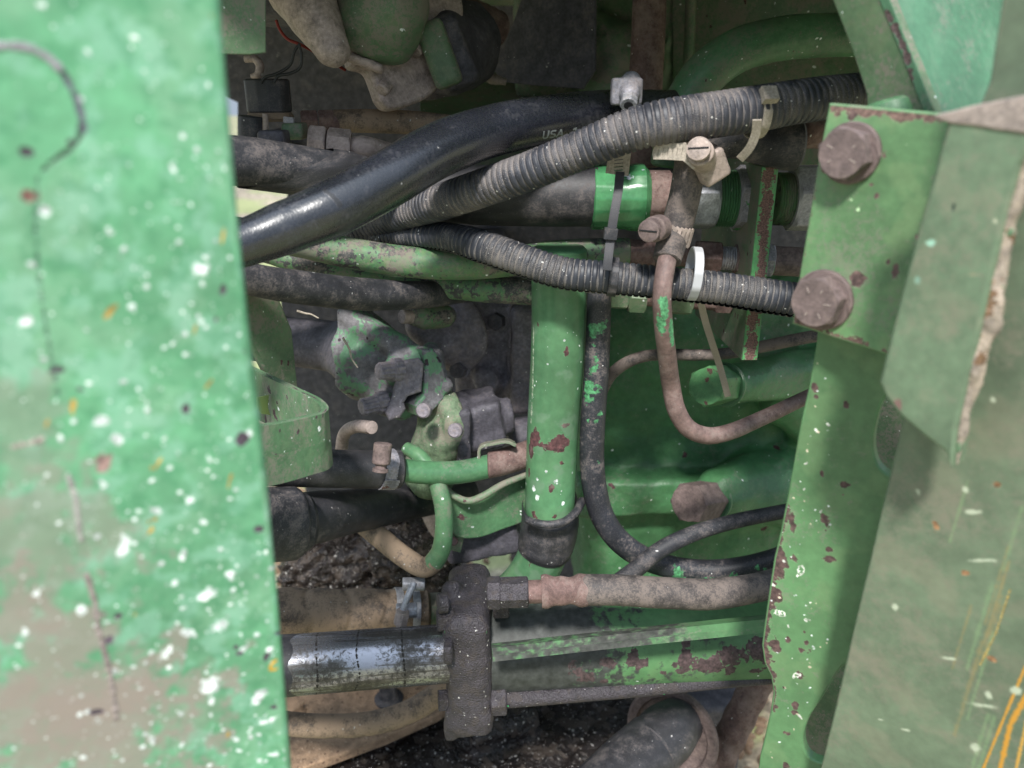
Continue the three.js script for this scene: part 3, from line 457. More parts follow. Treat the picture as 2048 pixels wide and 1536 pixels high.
// ---------- shared builders ----------
// a row of fittings along a line; every item [name, from, to (photograph x), width, kind, material, turn]
function chain(o, A, B, items) {
  const a = P(...A), b = P(...B), at = x => a.clone().lerp(b, (x - A[0]) / (B[0] - A[0]));
  for (const [name, x0, x1, w, kind, mat, rot = 0.2] of items) {
    const p = at(x0), q = at(x1), L = p.distanceTo(q), r = m_(p, w) / 2; let g;
    if (kind === 'hex') g = hexNut(p, q, r * 0.95, rot);
    else if (kind === 'thread') { const pr = [], n = Math.max(2, Math.round(L / 0.0022)); for (let i = 0; i <= n * 2; i++) pr.push([L * i / (n * 2), r * (i % 2 ? 1 : 0.93)]); g = turn(p, q, pr, { crease: 0.3 }); }
    else if (kind === 'crimp') g = turn(p, q, [[0, r * 0.9], [L * 0.03, r * 0.97], [L * 0.3, r * 0.96], [L * 0.6, r * 0.95], [L * 0.75, r], [L * 0.9, r], [L, r * 0.82]], { flute: 0.014, flutes: 8, seg: 48, crease: 0.5 });
    else if (kind === 'lump') { const pr = []; for (let i = 0; i <= 16; i++) { const s = i / 16; pr.push([L * s, r * (0.9 + 0.08 * Math.sin(s * 7 + 1) + 0.05 * Math.sin(s * 17))]); } g = turn(p, q, pr, { crease: 0, flute: 0.02, flutes: 5 }); }
    else g = turn(p, q, round(L, r, 0.1));
    add(o, name, shift(g, x0 * 0.013, x1 * 0.007), mat);
  }
}
// an arc of clamp band with open slots, centred on direction d
function slotArc(c, ax, R, w, a0, a1, n, d, slotW = 0.62) {
  const X = d.clone().addScaledVector(ax, -d.dot(ax)).normalize(), Y = V3().crossVectors(ax, X), k = 5, N = n * k, pos = [], uv = [], idx = [], rows = [-w / 2, -w / 2 * slotW, w / 2 * slotW, w / 2];
  for (const t of [0, 0.0007]) for (let i = 0; i <= N; i++) for (const v of rows) { const th = lerp(a0, a1, i / N), p = c.clone().addScaledVector(X, Math.cos(th) * (R - t)).addScaledVector(Y, Math.sin(th) * (R - t)).addScaledVector(ax, v + (i % k) * 0.0003 * Math.sign(v)); pos.push(p.x, p.y, p.z); uv.push(th * R, v); }
  const Q = (N + 1) * 4; for (let t = 0; t < 2; t++) for (let i = 0; i < N; i++) for (let r = 0; r < 3; r++) { if (r === 1 && (i % k === 2)) continue; const a = t * Q + i * 4 + r; idx.push(a, a + 4, a + 1, a + 1, a + 4, a + 5); }
  for (let i = 0; i < N; i++) for (const r of [0, 3]) { const a = i * 4 + r; idx.push(a, a + 4, a + Q, a + Q, a + 4, a + Q + 4); }
  for (const i of [0, N]) for (let r = 0; r < 3; r++) { const a = i * 4 + r; idx.push(a, a + 1, a + Q, a + Q, a + 1, a + Q + 1); }
  const g = geom(pos, uv, idx); g.computeVertexNormals(); return toCreasedNormals(g, 0.7);
}
// slotted screw head standing off from c along d
function screwHead(c, d, r, L, mat, o, name = 'screw') {
  const b = add(o, name, turn(c, c.clone().add(d), [[0, r * 0.7], [L * 0.55, r * 0.7], [L * 0.56, r], [L * 0.93, r], [L, r * 0.86]], { seg: 28 }), mat);
  const s = new THREE.BoxGeometry(r * 1.7, r * 0.14, r * 0.12), q = new THREE.Quaternion().setFromUnitVectors(V3(0, 0, 1), d); s.applyQuaternion(q); s.translate(...c.clone().addScaledVector(d, L).toArray()); add(b, 'screw_slot', s, M.void); return b;
}
function tie(o, c, ax, R, w, mat, headDir, tail) {
  add(o, 'band', bandRing(c, ax, R, w, 0.0014), mat);
  const h = headDir.clone().addScaledVector(ax, -headDir.dot(ax)).normalize(), g = boxUV(new THREE.BoxGeometry(w * 1.55, w * 1.5, w * 0.95, 2, 2, 2)), z = h, y = V3().crossVectors(z, ax).normalize();
  const hp = c.clone().addScaledVector(h, R + w * 0.45); g.applyMatrix4(new THREE.Matrix4().makeBasis(ax, y, z).setPosition(hp)); if (headDir.lengthSq() > 0.1) add(o, 'lock_head', g, mat);
  if (tail) add(o, 'tail', sweepV(tail, tail.map(() => w / 2), { rect: [w * 0.42, 0.0006], seg: 16, ref: (p) => EYE.clone().sub(p).normalize() }), mat);
}
const dirPx = (a, b) => sub(P(...b), P(...a)).normalize();
const FRONT = V3(0, 0.15, 1).normalize();

// ---------- the dark back of the engine bay ----------
{
  const o = thing('engine_block', 'dark grimy engine block at the back of the bay', 'engine');
  const pb = planeOf([[900, 500, 1.5], [1500, 500, 1.5], [900, 100, 1.5]]); add(o, 'block_side', plateGeo(pb, [[560, 600], [575, 370], [474, 365], [474, 205], [430, 185], [430, -300], [1900, -300], [1900, 1060], [1500, 1240], [1030, 1240], [1021, 1110], [985, 1078], [966, 1082], [900, 1180], [640, 1100], [590, 900]], 0.05, 0.004), M.castDark);
  for (const [x, y, w, h] of [[980, 560, 60, 200], [760, 560, 90, 60], [1320, 420, 80, 160], [900, 900, 60, 150]]) { const c = P(x, y, 1.47); add(o, 'rib', solidOf(S.box(c, [m_(c, w) / 2, m_(c, h) / 2, 0.03], 0.008), 0.006, c.clone().addScalar(0.2), c.clone().addScalar(-0.2)), M.castDark); }
  const f = thing('cab_floor', 'dark green cab floor panel roofing the engine bay', 'panel');
  const g = boxUV(new THREE.BoxGeometry(1.6, 0.012, 1.1)); g.translate(0.1, 1.405, -1.08); add(f, 'floor_panel', g, M.paintDusty);
  const r = thing('far_panel', 'sunlit olive panel far behind the black hose', 'panel'), pr = planeOf([[980, 200, 1.02], [1150, 200, 1.02], [980, 170, 1.07]]); add(r, 'panel', plateGeo(pr, [[840, 120], [1190, 120], [1190, 330], [840, 330]], 0.006, 0.001), M.paintDusty);
}
{ // things in the dark top of the bay
  const o = thing('vertical_pipe', 'dark brown upright pipe in the shadowed top of the bay', 'pipe'); add(o, 'pipe', sweep([[1302, -120, 0.86, 66], [1297, 60, 0.86, 68], [1290, 190, 0.86, 68], [1286, 330, 0.86, 68]]), M.rust);
  const d = thing('dark_shield', 'black bent sheet shield beneath the dark top of the bay', 'shield'), pl = planeOf([[1000, 100, 0.98], [1150, 100, 0.92], [1000, 20, 0.98]]); add(d, 'sheet', plateGeo(pl, [[1070, -80], [1190, -80], [1190, 140], [1165, 178], [1080, 172], [1010, 165], [985, 140], [1010, 90]], 0.004, 0.001), M.castDark); add(d, 'corner_lug', sweep([[962, 152, 0.93, 8], [985, 158, 0.93, 22], [1012, 164, 0.93, 14]], { seg: 10 }), M.dustSteel);
  const e = thing('green_gusset', 'small green gusset plate beside the upright brown pipe', 'bracket'), pe = planeOf([[1160, 150, 0.95], [1260, 150, 0.93], [1160, 100, 0.95]]); add(e, 'plate', plateGeo(pe, [[1105, 90], [1155, 150], [1158, 185], [1262, 182], [1262, 145], [1200, 130], [1140, 70]], 0.006, 0.001), M.paintDusty);
  const h = thing('top_housing', 'dark green housing filling the upper middle of the bay', 'housing'), c = P(1210, 40, 1.05); add(h, 'casing', solidOf(S.rough(S.join(0.02, S.box(c, [0.11, 0.09, 0.05], 0.02), S.cap(P(1180, 100, 0.98), P(1240, 130, 0.98), 0.04, 0.05)), 0.004, 4000), 0.007, c.clone().addScalar(0.17), c.clone().addScalar(-0.17)), M.paintDusty);
  const b = thing('bent_green_pipe', 'thick green pipe arching behind the upper corrugated loom', 'pipe'); add(b, 'pipe', sweep([[1345, 330, 0.79, 88], [1362, 235, 0.79, 88], [1402, 158, 0.79, 88], [1470, 104, 0.79, 86], [1560, 78, 0.79, 84], [1680, 70, 0.79, 82], [1800, 72, 0.79, 82], [2150, 80, 0.79, 80]], { seg: 32 }), M.paint);
  const w = thing('rear_wall', 'dark green wall behind the bent green pipe', 'panel'), pw = planeOf([[1400, 100, 0.98], [1700, 100, 0.9], [1400, 0, 0.98]]); add(w, 'wall_sheet', plateGeo(pw, [[1345, -160], [1800, -160], [1800, 330], [1345, 330]], 0.006, 0.001), M.paintDusty);
  add(w, 'corner_fold', sweep([[1382, -120, 0.95, 22], [1380, 60, 0.95, 22], [1372, 200, 0.95, 22]], { seg: 10 }), M.paintDusty);
}
// ---------- transmission housing ----------
{
  const o = thing('transmission_housing', 'large green cast housing with rounded bosses behind the hoses', 'housing');
  const c = P(1440, 880, 1.0), f = S.join(0.018, S.box(c, [0.2, 0.25, 0.13], 0.05), S.cap(P(1660, 735, 0.86), P(1465, 768, 0.775), m_(P(1500, 760, 0.8), 47), m_(P(1465, 768, 0.775), 42)), S.cap(P(1620, 960, 0.9), P(1440, 985, 0.81), m_(P(1540, 950, 0.88), 105), m_(P(1440, 985, 0.81), 52)), S.box(P(1290, 985, 0.855), [0.085, 0.024, 0.02], 0.008, [0, 0, 0.02]), S.cap(P(1570, 800, 0.84), P(1650, 860, 0.86), 0.03, 0.03));
  add(o, 'casing', solidOf(S.rough(f, 0.0024, 2600), 0.0045, ...BB(1130, 540, 0.74, 1720, 1240, 1.02)), M.house);
  const bolt = (a, b, r, mat, rot) => { const p = P(...a), q = P(...b), h = add(o, 'bolt', hexNut(p, q, m_(q, r) * 0.92, rot, false), mat), d = sub(q, p).normalize(); add(h, 'washer', turn(p.clone().addScaledVector(d, -0.004), p, [[0, m_(q, r) * 1.18], [0.003, m_(q, r) * 1.18], [0.004, m_(q, r) * 1.1]], { seg: 32 }), M.paintClean); };
  const bt = paintTex(512, 0.06, 91, { base: hex('4a8a50'), dust: false, specks: 0, rough: 0.4 }); bt.scatter(16, 0.001, 0.005, { col: hex('5e4440') });
  bolt([1446, 770, 0.762], [1412, 773, 0.732], 40, bt.mat(), 0.2); bolt([1420, 998, 0.795], [1376, 1006, 0.758], 40, M.rustBolt, 0.5);
}
// ---------- castings at left of the green tube ----------
const R_ = (a, w) => m_(P(...a), w);
{
  const o = thing('pump_elbow', 'worn green flanged pump elbow with two twelve point bolts', 'pump');
  const a = [830, 765, 0.76], cut = P(598, 700, 0.76);
  const f = S.cut(0.004, S.join(0.012, S.cap(P(696, 702, 0.765), P(830, 770, 0.755), R_(a, 96), R_(a, 56)), S.cap(P(692, 630, 0.735), P(845, 722, 0.73), R_(a, 20), R_(a, 26)), S.cap(P(770, 806, 0.725), P(800, 812, 0.735), R_(a, 24), R_(a, 26)), S.cap(P(792, 738, 0.718), P(820, 738, 0.725), R_(a, 26), R_(a, 28))), S.box(cut, [R_(a, 104), 0.2, 0.2], 0.002, [0, -0.35, 0]), S.cap(P(800, 672, 0.69), P(770, 650, 0.69), R_(a, 16), R_(a, 16)));
  add(o, 'elbow', solidOf(S.rough(f, 0.0018, 3000), 0.0028, ...BB(560, 560, 0.88, 900, 860, 0.66)), M.worn);
  add(o, 'neck', sweep([[150, 640, 0.86, 98], [500, 672, 0.8, 98], [590, 684, 0.79, 98], [660, 692, 0.78, 102], [712, 702, 0.77, 150], [716, 703, 0.77, 160]], { seg: 32 }), M.castDark, 'dark pipe neck with a flared rim');
  add(o, 'end_cap', solidOf(S.rough(S.join(0.006, S.cyl(P(845, 760, 0.755), P(893, 752, 0.76), R_(a, 72), 0.012), S.cap(P(850, 800, 0.72), P(890, 770, 0.72), R_(a, 14))), 0.0014, 3000), 0.003, ...BB(800, 660, 0.82, 940, 850, 0.69)), M.worn, 'rounded green end cap behind the flange');
  const fp = planeOf([[800, 770, 0.7], [845, 760, 0.705], [800, 730, 0.705]]); add(o, 'flange', plateGeo(fp, [[800, 722], [838, 716], [848, 728], [843, 784], [816, 793], [808, 806], [812, 818], [800, 836], [778, 842], [770, 826], [786, 790]], 0.028, 0.003), M.cast);
  const gk = planeOf([[845, 770, 0.703], [885, 760, 0.715], [845, 720, 0.708]]); add(o, 'rear_flange', plateGeo(gk, [[846, 700], [868, 697], [884, 722], [896, 765], [890, 800], [862, 826], [838, 832], [830, 812], [850, 788], [852, 730]], 0.03, 0.003), M.worn);
  for (const [p, q] of [[[800, 738, 0.705], [757, 743, 0.69]], [[772, 803, 0.706], [722, 815, 0.69]]]) { const A = P(...p), B = P(...q), r = m_(B, 17), L = A.distanceTo(B); add(o, 'bolt', turn(A, B, [[0, r * 1.3], [L * 0.35, r * 1.3], [L * 0.42, r], [L * 0.93, r], [L, r * 0.85]], { seg: 72, flute: 0.07, flutes: 12, crease: 0.45 }), M.cast); }
}
{
  const o = thing('grey_casting', 'dusty grey pump casting with a round boss left of the green tube', 'pump'), k = [960, 700, 0.84];
  const f = S.join(0.01, S.box(P(990, 690, 0.89), [R_(k, 80), R_(k, 112), 0.05], 0.014), S.cyl(P(990, 760, 0.86), P(968, 762, 0.825), R_(k, 27), 0.006), S.box(P(1045, 700, 0.87), [R_(k, 24), R_(k, 110), 0.05], 0.006));
  add(o, 'body', solidOf(S.rough(f, 0.0014, 2600), 0.004, ...BB(880, 560, 0.95, 1090, 840, 0.79)), M.cast);
  const g = S.cut(0.008, S.join(0.012, S.cyl(P(900, 672, 0.83), P(925, 668, 0.845), R_(k, 76), 0.01), S.cap(P(850, 650, 0.83), P(890, 680, 0.83), R_(k, 40), R_(k, 50))), S.ball(P(900, 665, 0.73), R_(k, 62)));
  add(o, 'cover', solidOf(S.rough(g, 0.0014, 2600, 3), 0.0035, ...BB(790, 560, 0.92, 1000, 790, 0.77)), M.cast, 'dished grey cover with a sharp rim');
}
{
  const o = scene.children.find(k => k.name === 'grey_casting');
  for (const [x, y, D] of [[1000, 640, 0.835], [1036, 770, 0.84], [925, 735, 0.815]]) { const c = P(x, y, D + 0.012), n = V3(-0.35, 0.1, 0.93).normalize(); const h = add(o, 'bolt', hexNut(c, c.clone().addScaledVector(n, 0.016), 0.0085, x), M.castDark); add(h, 'washer', turn(c.clone().addScaledVector(n, 0.004), c.clone().addScaledVector(n, 0.008), [[0, 0.012], [0.002, 0.012], [0.0025, 0.011]], { seg: 28 }), M.cast); }
  add(o, 'parting_ridge', sweep([[1022, 600, 0.838, 9], [1020, 690, 0.838, 10], [1018, 790, 0.838, 9]], { seg: 10, rfn: (s, th, r) => r * (1 + 0.15 * Math.sin(s * 400)) }), M.cast);
}
{ const o = thing('plug_fitting', 'small green plug fitting with a pale tip above the pump elbow', 'fitting'); add(o, 'body', solidOf(S.rough(S.join(0.006, S.cap(P(850, 634, 0.765), P(890, 632, 0.785), R_([850, 634, 0.765], 24)), S.cyl(P(820, 634, 0.755), P(850, 634, 0.765), R_([850, 634, 0.765], 17))), 0.001, 3000), 0.0025, ...BB(800, 590, 0.8, 930, 680, 0.74)), M.flakeHalf); add(o, 'tip', turn(P(824, 634, 0.756), P(797, 633, 0.745), round(0.013, R_([797, 633, 0.745], 14), 0.15)), M.castPale); }
{
  const o = thing('lower_elbow', 'dusty green pipe elbow with oval bolts, dark grimy valve at its right', 'pump'), k = [880, 850, 0.72];
  const f = S.join(0.01, S.cyl(P(862, 845, 0.722), P(905, 836, 0.735), R_(k, 66), 0.008), S.cap(P(885, 860, 0.73), P(858, 945, 0.74), R_(k, 50), R_(k, 56)));
  const t = metalTex(512, 0.14, 92, hex('667a60'), 0.7, { dust: [0.45, 0.7, 0.7], dcol: hex('8a7c74'), specks: 60 }); add(o, 'elbow', solidOf(S.rough(f, 0.002, 3000), 0.003, ...BB(780, 760, 0.8, 950, 1010, 0.67)), t.mat({ bumpScale: 0.0012 }));
  for (const [x, y] of [[843, 822], [906, 862]]) add(o, 'bolt', turn(P(x + 8, y - 2, 0.682), P(x - 2, y + 1, 0.668), round(0.009, R_(k, 14), 0.2), { seg: 20 }), M.cast);
  const g = S.join(0.006, S.box(P(955, 838, 0.755), [R_(k, 48), R_(k, 50), 0.03], 0.006, [0, 0.15, 0.15]), S.box(P(925, 860, 0.735), [R_(k, 14), R_(k, 66), 0.03], 0.004, [0, 0.1, 0]), S.cyl(P(990, 835, 0.755), P(1022, 832, 0.76), R_(k, 38), 0.004));
  add(o, 'valve_body', solidOf(S.rough(g, 0.0014, 3000, 5), 0.003, ...BB(880, 760, 0.82, 1060, 950, 0.7)), M.castDark, 'dark boxy valve body');
  const h = thing('dark_canister', 'dark round canister behind the grimy valve body', 'canister'); add(h, 'body', turn(P(1010, 880, 0.8), P(1120, 860, 0.82), round(0.06, R_([1010, 880, 0.8], 40), 0.2)), M.castDark);
}
{ // green slab and bent bar at left
  const o = thing('upright_slab', 'dark dusty green upright bar behind the bent bracket', 'bar'), pl = planeOf([[540, 650, 0.64], [600, 650, 0.67], [540, 580, 0.64]]); add(o, 'bar', plateGeo(pl, [[480, 560], [560, 600], [585, 660], [598, 790], [560, 800], [520, 720], [480, 640]], 0.008, 0.002), M.paintDusty);
  const b = thing('bent_bracket', 'hairpin bent green flat bar with chipped paint', 'bracket'), path = [[150, 985, 0.395], [440, 925, 0.47], [560, 905, 0.503], [622, 889, 0.522], [646, 882, 0.531], [654, 872, 0.541], [643, 856, 0.553], [600, 832, 0.578], [500, 780, 0.64]].map(p => P(...p));
  const t = paintTex(512, 0.16, 93, { base: hex('4d7850'), dust: [0.42, 0.8, 0.7], rough: 0.5, specks: 90 }); t.scatter(70, 0.0008, 0.005, { col: hex('4c3d42') });
  const hw = R_([600, 890, 0.52], 62); add(b, 'bar', toCreasedNormals(sweepV(path, path.map(() => 0.02), { rect: [hw, 0.0028], seg: 32, step: 0.003, ref: (c, T) => V3().crossVectors(T, UP) }).toNonIndexed(), 0.6), t.mat({ bumpScale: 0.0008 }));
}
{ const o = thing('pipe_stub', 'pale bent pipe stub ending in the dark gap', 'pipe'); add(o, 'pipe', sweep([[684, 960, 0.71, 25], [683, 900, 0.71, 25], [690, 866, 0.7, 25], [712, 853, 0.685, 26], [744, 855, 0.665, 27]], { step: 0.002 }), M.castPale); }
// ---------- coolant hose with clamp and green tube ----------
function wormClamp(label, c, ax, R, w, screwAt, screwDir, tongueDir, span, mats, housing) {
  const o = thing('hose_clamp', label, 'clamp', 'worm drive hose clamps'), [mb, ms] = mats;
  add(o, 'band', bandRing(c, ax, R, w, 0.0009), mb);
  add(o, 'slotted_band', slotArc(c, ax, R + 0.0022, w * 1.02, span[0], span[1], span[2], tongueDir), mb);
  const L = housing[0], d = screwDir.clone().normalize(), g = solidOf(S.cyl(screwAt.clone().addScaledVector(d, -L), screwAt, housing[1], 0.0012), 0.001, screwAt.clone().addScalar(L + 0.01), screwAt.clone().addScalar(-L - 0.01)); add(o, 'screw_housing', g, ms);
  screwHead(screwAt, d, housing[1] * 0.86, housing[1] * 0.9, ms, o); return o;
}
{
  const o = thing('coolant_hose', 'matt black rubber hose pushed onto a curved green tube', 'hose');
  add(o, 'rubber_hose', sweep([[20, 905, 0.5, 80], [480, 930, 0.58, 78], [560, 934, 0.6, 78], [660, 937, 0.622, 77], [750, 939, 0.642, 77], [800, 938, 0.65, 74]], { seg: 32 }), M.rubberDark);
  const t = add(o, 'green_tube', sweep([[780, 937, 0.65, 46], [850, 945, 0.662, 47], [920, 944, 0.675, 47], [985, 930, 0.69, 47], [1070, 902, 0.71, 47]], { seg: 28 }), M.paintClean);
  add(t, 'rusty_sleeve', sweep([[978, 930, 0.688, 53], [1010, 922, 0.696, 54], [1075, 902, 0.71, 54]], { seg: 24, skew: 0.006 }), M.rust);
  const c = P(776, 937, 0.647), ax = dirPx([720, 938, 0.635], [830, 940, 0.66]), R = m_(c, 38);
  wormClamp('grimy worm clamp with upright screw on the coolant hose', c.clone().addScaledVector(ax, -0.002), ax, R, 0.013, P(762, 928, 0.603), dirPx([765, 895, 0.606], [760, 945, 0.6]), FRONT.clone().addScaledVector(UP, -0.75), [-0.5, 0.35, 5], [M.zincDirty, M.rustBolt], [0.018, 0.0078]);
  add(o, 'hose_rim', turn(P(790, 938, 0.65), P(803, 938, 0.652), round(0.006, m_(c, 39), 0.1)), M.rubberDark);
}
{
  const o = thing('wide_hose', 'wide black hose with a thick cuff under the coolant hose', 'hose');
  add(o, 'rubber_hose', sweep([[560, 1045, 0.6, 112], [620, 1036, 0.62, 106], [720, 1020, 0.68, 86], [830, 1003, 0.77, 68], [930, 985, 0.88, 60]], { seg: 32 }), M.rubberDark);
  add(o, 'cuff', sweep([[20, 1062, 0.45, 150], [440, 1052, 0.54, 150], [520, 1050, 0.565, 150], [590, 1046, 0.585, 148], [612, 1044, 0.59, 136]], { seg: 36, rfn: (s, th, r, L) => r * (1 - 0.16 * sstep(0.94, 1, s / L)) }), M.rubber);
}
{
  const o = thing('bent_rod_pipe', 'dusty pipe bent like a hook, its upper half painted green', 'pipe');
  add(o, 'dusty_pipe', sweep([[715, 1038, 0.7, 42], [760, 1075, 0.685, 42], [810, 1115, 0.67, 42], [848, 1135, 0.66, 41], [872, 1122, 0.655, 40]], { step: 0.002, seg: 24 }), M.earthHose);
  add(o, 'green_end', sweep([[866, 1127, 0.656, 40], [882, 1100, 0.655, 38], [888, 1050, 0.657, 36], [884, 1000, 0.66, 36], [866, 950, 0.668, 34], [838, 912, 0.68, 30], [812, 896, 0.69, 26]], { step: 0.002, seg: 24 }), M.paint);
  const b = thing('sheet_bracket', 'green pressed sheet bracket with a dipped lip', 'bracket'), pl = planeOf([[920, 1040, 0.69], [1040, 1010, 0.71], [920, 960, 0.69]]);
  add(b, 'sheet', plateGeo(pl, spline([[880, 985], [893, 975], [910, 992], [935, 1004], [960, 996], [1000, 972], [1060, 948], [1075, 990], [1060, 1035], [1000, 1062], [955, 1077], [915, 1075], [895, 1050], [886, 1020]], 5), 0.006, 0.0022), M.paint);
  add(b, 'lip', sweep([[888, 974, 0.685, 13], [908, 991, 0.682, 14], [935, 1002, 0.68, 15], [962, 994, 0.682, 15], [1005, 969, 0.69, 14], [1060, 947, 0.7, 13]], { seg: 12, step: 0.002 }), M.paintDusty);
  add(b, 'clip', toCreasedNormals(sweepV([[958, 922, 0.69], [962, 893, 0.69], [985, 886, 0.69], [1015, 882, 0.69], [1030, 888, 0.69]].map(p => P(...p)), [0.01, 0.01, 0.01, 0.01, 0.01], { rect: [0.008, 0.0014], seg: 16, step: 0.002, ref: (c, T) => V3().crossVectors(T, V3(0, 0.3, 1)) }).toNonIndexed(), 0.6), M.paintDusty);
  const s = thing('valve_block', 'dark grimy block hanging below the sheet bracket', 'block'), q = P(965, 1070, 0.74); add(s, 'block', solidOf(S.rough(S.join(0.006, S.box(q, [0.04, 0.017, 0.024], 0.004, [0, 0, 0.22]), S.box(P(1045, 1000, 0.74), [0.012, 0.02, 0.016], 0.005)), 0.001, 3000), 0.003, q.clone().addScalar(0.08), q.clone().addScalar(-0.08)), M.castDark);
  const lp = planeOf([[915, 1090, 0.7], [935, 1085, 0.7], [915, 1070, 0.7]]); add(s, 'lug', plateGeo(lp, [[899, 1072], [930, 1068], [921, 1106], [900, 1101]], 0.004, 0.001), M.paintDusty); add(s, 'bolt', turn(P(908, 1082, 0.7), P(905, 1083, 0.686), round(0.008, 0.0045, 0.2)), M.rust);
  const pg = thing('rear_flange', 'dusty flange plate glimpsed behind the hooked pipe', 'flange'), pp = planeOf([[850, 1030, 0.82], [900, 1030, 0.8], [850, 1000, 0.82]]); add(pg, 'flange', plateGeo(pp, spline([[835, 1005], [870, 1000], [885, 1050], [870, 1078], [845, 1040]], 4), 0.008, 0.002), M.dustSteel);
}
// ---------- the upright green tube with its rubber sleeve ----------
{
  const pts = [[1119, 500, 0.69], [1118, 560, 0.69], [1117, 640, 0.69], [1113, 740, 0.69], [1106, 850, 0.69], [1101, 960, 0.69], [1098, 1040, 0.69], [1086, 1105, 0.69], [1052, 1165, 0.7], [985, 1225, 0.72]].map(p => P(...p)), r = m_(pts[2], 54);
  const t = paintTex(1024, 0.4, 51, { base: hex('4c8355'), dust: false, specks: 420, speckR: [0.0002, 0.0009], rough: 0.32, film: 0.1 });
  const L0 = []; { let s = 0; L0.push(0); for (let i = 1; i < pts.length; i++) { s += pts[i].distanceTo(pts[i - 1]); L0.push(s); } }
  const pyOf = [500, 560, 640, 740, 850, 960, 1040, 1105, 1165, 1225], cx = [1119, 1118, 1117, 1113, 1106, 1101, 1098, 1086, 1052, 985];
  const tuv = (x, y) => { let i = 0; while (i < 8 && pyOf[i + 1] < y) i++; const f = (y - pyOf[i]) / (pyOf[i + 1] - pyOf[i]); return [r * (PI - Math.asin(clamp((x - lerp(cx[i], cx[i + 1], f)) / 53, -0.98, 0.98))), lerp(L0[i], L0[i + 1], f)]; };
  const px = r / 52, chip = (x, y, a, b, rot = 0) => t.blob(...tuv(x, y), a * px, b * px, { col: hex('55393a'), rot, jag: 0.8 });
  for (const [x, y, a, b, q] of [[1070, 860, 12, 14, 0], [1082, 872, 18, 7, 0], [1114, 866, 18, 15, 0], [1118, 880, 12, 7, 0], [1092, 874, 10, 5, 0], [1060, 880, 6, 30, 0], [1131, 685, 5, 7, 0], [1076, 640, 5, 6, 0], [1130, 832, 6, 5, 0], [1121, 905, 6, 7, 0], [1101, 951, 5, 8, 0], [1056, 930, 4, 16, 0], [1062, 1010, 14, 12, 0], [1080, 1022, 20, 8, 0], [1108, 1008, 4, 4, 0], [1052, 1060, 6, 40, 0], [1058, 1100, 5, 10, 0]]) chip(x, y, a, b, q);
  for (const [x, y, a] of [[1065, 960, 4], [1072, 975, 5], [1108, 940, 3], [1112, 938, 3], [1125, 985, 3], [1090, 920, 2.5], [1072, 940, 3], [1145, 930, 2.5]]) t.blob(...tuv(x, y), a * px, a * px * 1.3, { col: WHITE, h: 0.3 });
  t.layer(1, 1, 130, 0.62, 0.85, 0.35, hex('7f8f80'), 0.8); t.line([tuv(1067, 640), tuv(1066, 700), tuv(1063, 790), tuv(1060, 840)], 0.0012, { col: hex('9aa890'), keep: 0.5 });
  const o = thing('upright_green_tube', 'thick upright green tube with brown paint chips, curving at its foot', 'tube');
  add(o, 'tube', sweepV(pts, pts.map(() => r), { seg: 48, step: 0.003 }), t.mat({ bumpScale: 0.0006 }));
  const q = thing('rubber_sleeve', 'torn black rubber sleeve wrapped round the upright green tube', 'sleeve');
  add(q, 'wrap', sweepV([P(1100, 1006, 0.69), P(1099, 1050, 0.69), P(1092, 1085, 0.69), P(1086, 1106, 0.69)], [r * 1.14, r * 1.16, r * 1.16, r * 1.1], { seg: 56, step: 0.0015, skew: -0.012, th0: 0.9, th1: 2 * PI - 1.25 + 0.0, cap: false, rfn: (s, th, rr, L) => rr * (1 - 0.05 * (1 - sstep(0, 0.08, s / L)) - 0.05 * sstep(0.9, 1, s / L) + 0.01 * Math.sin(th * 3 + s * 90) + 0.02 * (NL[1][(((s * 5000) & 1023) << 10) + ((th * 90) & 1023)] - 0.5) + (th < 1.7 ? 0.16 * (1.7 - th) : 0)) }), M.rubberDark);
  add(q, 'rolled_edge', sweep([[1056, 1040, 0.658, 16], [1072, 1046, 0.649, 16], [1098, 1049, 0.646, 16], [1126, 1044, 0.649, 16], [1150, 1026, 0.662, 17], [1164, 1002, 0.69, 17]], { seg: 12, step: 0.002 }), M.nylonBlack);
}
